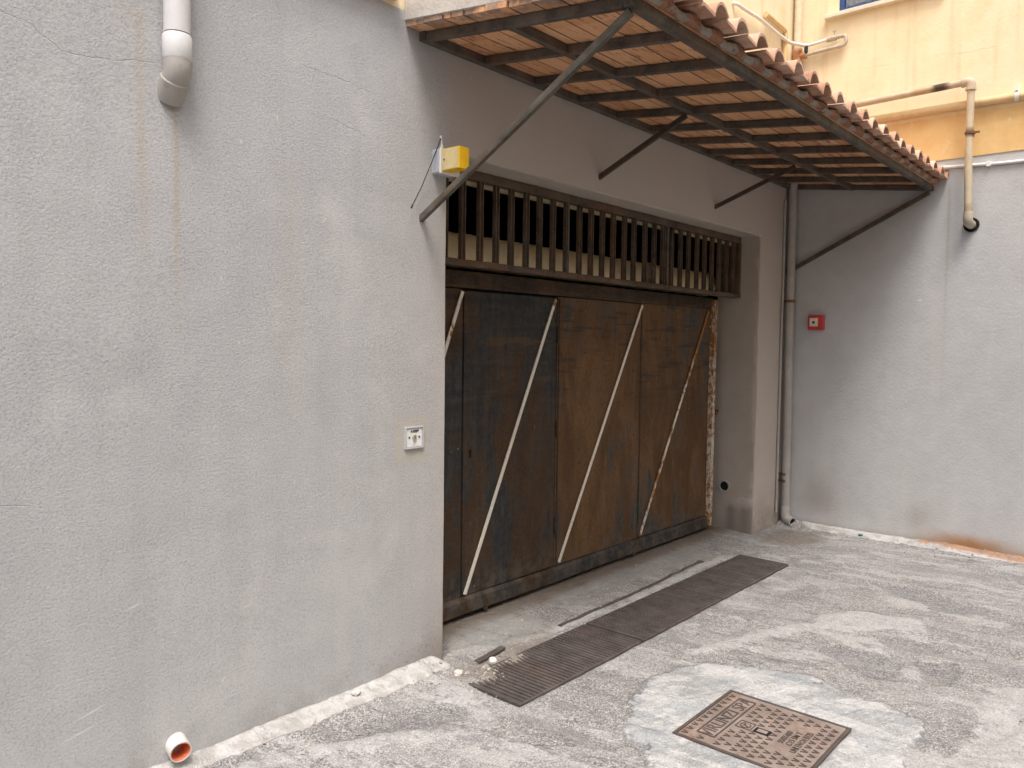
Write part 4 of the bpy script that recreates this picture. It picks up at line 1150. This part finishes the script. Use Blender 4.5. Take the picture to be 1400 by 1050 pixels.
def manhole():
    x0, x1, y0, y1 = MH; t = thing("manhole_cover", ((x0 + x1) / 2, (y0 + y1) / 2, 0), "square rusty cast iron manhole cover with raised lettering set in pale cement", "manhole cover")
    z = .008
    b = MB(); i = .014
    b.box(x0, x1, y0, y0 + i, -.03, z + .001); b.box(x0, x1, y1 - i, y1, -.03, z + .001); b.box(x0, x0 + i, y0 + i, y1 - i, -.03, z + .0008); b.box(x1 - i, x1, y0 + i, y1 - i, -.03, z + .0008)
    b.build("rim", 'cover_dark', t, bevel=.002)
    g = .003; b = MB(); b.box(x0 + i + g, x1 - i - g, y0 + i + g, y1 - i - g, -.03, z); b.build("plate", 'cover', t, bevel=.002)
    # local axes: u along +x (reading direction), v along -y
    U0, V0 = x0 + i + g, y1 - i - g; W, H = x1 - x0 - 2 * (i + g), y1 - y0 - 2 * (i + g)
    P = lambda u, v: Vector((U0 + u, V0 - v, z))
    b = MB()
    def stroke(u0, v0, u1, v1, w=.006, h=.003): b.bar(P(u0, v0) + Vector((0, 0, h / 2)), P(u1, v1) + Vector((0, 0, h / 2)), w, h)
    pu, pv = W / 11.5, .0355
    box_keep = [(.058, .464, .054, .134), (.21, .277, .150, .217), (.213, .264, .222, .294), (.13, .40, .332, .432)]
    rows = int(H / pv)
    for r_ in range(rows):
        v = .006 + r_ * pv
        for c_ in range(12):
            u = (c_ + (.5 if r_ % 2 == 0 else .08)) * pu
            uc, vc = u, v + .016
            if uc < .015 or uc > W - .02: continue
            if any(a < uc + .011 and uc - .011 < b_ and c < vc + .012 and vc - .012 < d for a, b_, c, d in box_keep): continue
            if random.random() < .03: continue
            stroke(u - .011, v + .003, u, v + .028, .0048); stroke(u + .011, v + .003, u + .001, v + .028, .0048)
    b.build("tread_pattern", 'cover_dark', t)
    b = MB(); fr = (.060, .462, .056, .132)
    stroke(fr[0], fr[2], fr[1], fr[2], .006, .0035); stroke(fr[0], fr[3], fr[1], fr[3], .006, .0035); stroke(fr[0], fr[2], fr[0], fr[3], .006, .0034); stroke(fr[1], fr[2], fr[1], fr[3], .006, .0034)
    for (a, b_, c, d) in ((.212, .275, .152, .215),):
        stroke(a, c, b_, c, .003); stroke(a, d, b_, d, .003); stroke(a, c, a, d, .003); stroke(b_, c, b_, d, .003)
    b.build("border", 'cover_dark', t)
    flat = lambda u, v: Matrix.Translation(P(u, v))
    text("lettering", "VIRLINZI SPA", .078, 'cover_dark', t, flat(.262, .094), .0028, 0, .92, .0)
    for (s, u, v, sz, sx) in (("550X400", .26, .348, .034, .95), ("C15 5M T", .27, .380, .034, .95), ("UNI EN124 B125", .26, .415, .036, .80)): text("lettering", s, sz, 'cover_dark', t, flat(u, v), .002, 0, sx, .0003)
    b = MB(); c0 = P(.243, .184) + Vector((0, 0, .001)); b.tube(arc(c0, (1, 0, 0), (0, 1, 0), .021, .3, 5.6, 24), .0028, 6); b.tube([c0 + Vector((-.006, -.012, 0)), c0 + Vector((.002, .010, 0)), c0 + Vector((.012, .004, 0))], .0026, 6); b.build("emblem", 'cover_dark', t)
    b = MB(); b.box(U0 + .215, U0 + .262, V0 - .292, V0 - .226, z, z + .0016); b.build("lifting_slot", 'gap', t)
    b = MB(); b.box(U0 + .226, U0 + .251, V0 - .280, V0 - .238, z + .0016, z + .003); b.build("slot_bar", 'cover', t)
manhole()

# flat iron strip let into the threshold, iron offcut, stones, green plastic
b = MB(); n = 60; P = []
for i in range(n):
    t_ = i / (n - 1); x = 3.454 + (5.243 - 3.454) * t_; y = -.135 + .045 * t_ + .006 * math.sin(t_ * 9)
    zz = gz(x, y) + .004 + .006 * (t_ > .97)
    w = .011 + .003 * mnoise.noise(Vector((x * 5, 1, 1))) + .006 * (t_ > .95)
    for (dy, dz) in ((-w, -.012), (-w, .001), (w, .002), (w, -.012)): P.append((x, y + dy, zz + dz))
b.grid(P, n, 4)
tag(b.build("iron_strip", 'iron'), "long thin rusty iron strip sunk in the concrete between gate and gratings", "iron strip")
b = MB(); z0 = gz(2.88, -.13) + .012
b.bar((2.775, -.142, z0), (2.995, -.118, z0 + .004), .034, .014); b.bar((2.79, -.142, z0 + .009), (2.93, -.126, z0 + .0115), .012, .006); tag(b.build("iron_offcut", 'iron', bevel=.003), "flat brown iron offcut lying on the grit left of the gratings", "iron offcut")
def rock(name, x, y, r, mat, label=None, cat=None, group=None, seed=0, flat=.7, mb=None):
    bm = bmesh.new(); bmesh.ops.create_icosphere(bm, subdivisions=2, radius=r)
    z = gz(x, y) + r * flat * .55; vs, fs = [], []
    for v in bm.verts:
        n = 1 + .35 * mnoise.noise(v.co / r * 1.1 + Vector((seed * 7.1, seed, 0)))
        vs.append((x + v.co.x * n, y + v.co.y * n * .85, z + v.co.z * n * flat))
    fs = [tuple(v.index for v in f.verts) for f in bm.faces]; bm.free()
    b = mb or MB(); b.add(vs, fs)
    if mb is None:
        o = b.build(name, mat); tag(o, label, cat, group)
rock("stone", 2.845, -.185, .024, 'pebble', "yellowish white stone lying beside the brown iron offcut", "stone", "loose pale stones", 1)
rock("stone", 2.62, -.165, .024, 'pebble', "round white stone at the foot of the left gate jamb", "stone", "loose pale stones", 2)
rock("stone", 2.10, -.045, .020, 'pebble', "pale stone lying on the white mortar strip against the left wall", "stone", "loose pale stones", 3)
rock("plastic_scrap", 6.84, -.72, .022, 'green', "crumpled scrap of green plastic at the foot of the neighbouring wall", "litter", None, 4, .4)
b = MB(); r_ = random.Random(3); G_ = []
for _ in range(900):
    k = r_.random()
    if k < .40: x, y = r_.gauss(2.72, .12), -.30 + r_.gauss(0, .12)
    elif k < .60: x, y = r_.uniform(2.7, 5.8), -.02 + r_.gauss(0, .12)
    elif k < .75: x, y = r_.uniform(1.5, 2.6), -.20 + r_.gauss(0, .06)
    elif k < .85: x, y = XC - abs(r_.gauss(.12, .08)) - .02, r_.uniform(-2, -.15)
    else: x, y = r_.uniform(2.2, 5.5), r_.uniform(-2.3, -.65)
    if (y > -.01 and not (XL + .02 < x < XR - .03 and y < .27)) or (MH[0] < x < MH[1] and MH[2] < y < MH[3]): continue
    G_.append((x, y, r_.choice((.003, .004, .004, .006, .009))))
zz = ground_fields(np.array([g[0] for g in G_]), np.array([g[1] for g in G_]))[0]
for (x, y, r), z in zip(G_, zz):
    if GRATES[0][0] + .5 < x < GRATES[-1][1] and GY0 < y < GY1: continue
    a = [Vector((r_.uniform(-1, 1), r_.uniform(-1, 1), r_.uniform(-.6, .8))).normalized() * r for _ in range(8)]
    bm = bmesh.new()
    for v in a: bm.verts.new(v)
    try: bmesh.ops.convex_hull(bm, input=bm.verts)
    except Exception: bm.free(); continue
    bm.verts.index_update()
    b.add([(x + v.co.x, y + v.co.y, z + v.co.z + r * .3) for v in bm.verts], [tuple(v.index for v in f.verts) for f in bm.faces]); bm.free()
o = b.build("gravel", 'pebble_grey'); o['kind'] = 'stuff'; o['label'] = "loose grit and small stones scattered on the worn asphalt"; o['category'] = "gravel"

for o in bpy.data.objects:
    if '_o' in o: del o['_o']
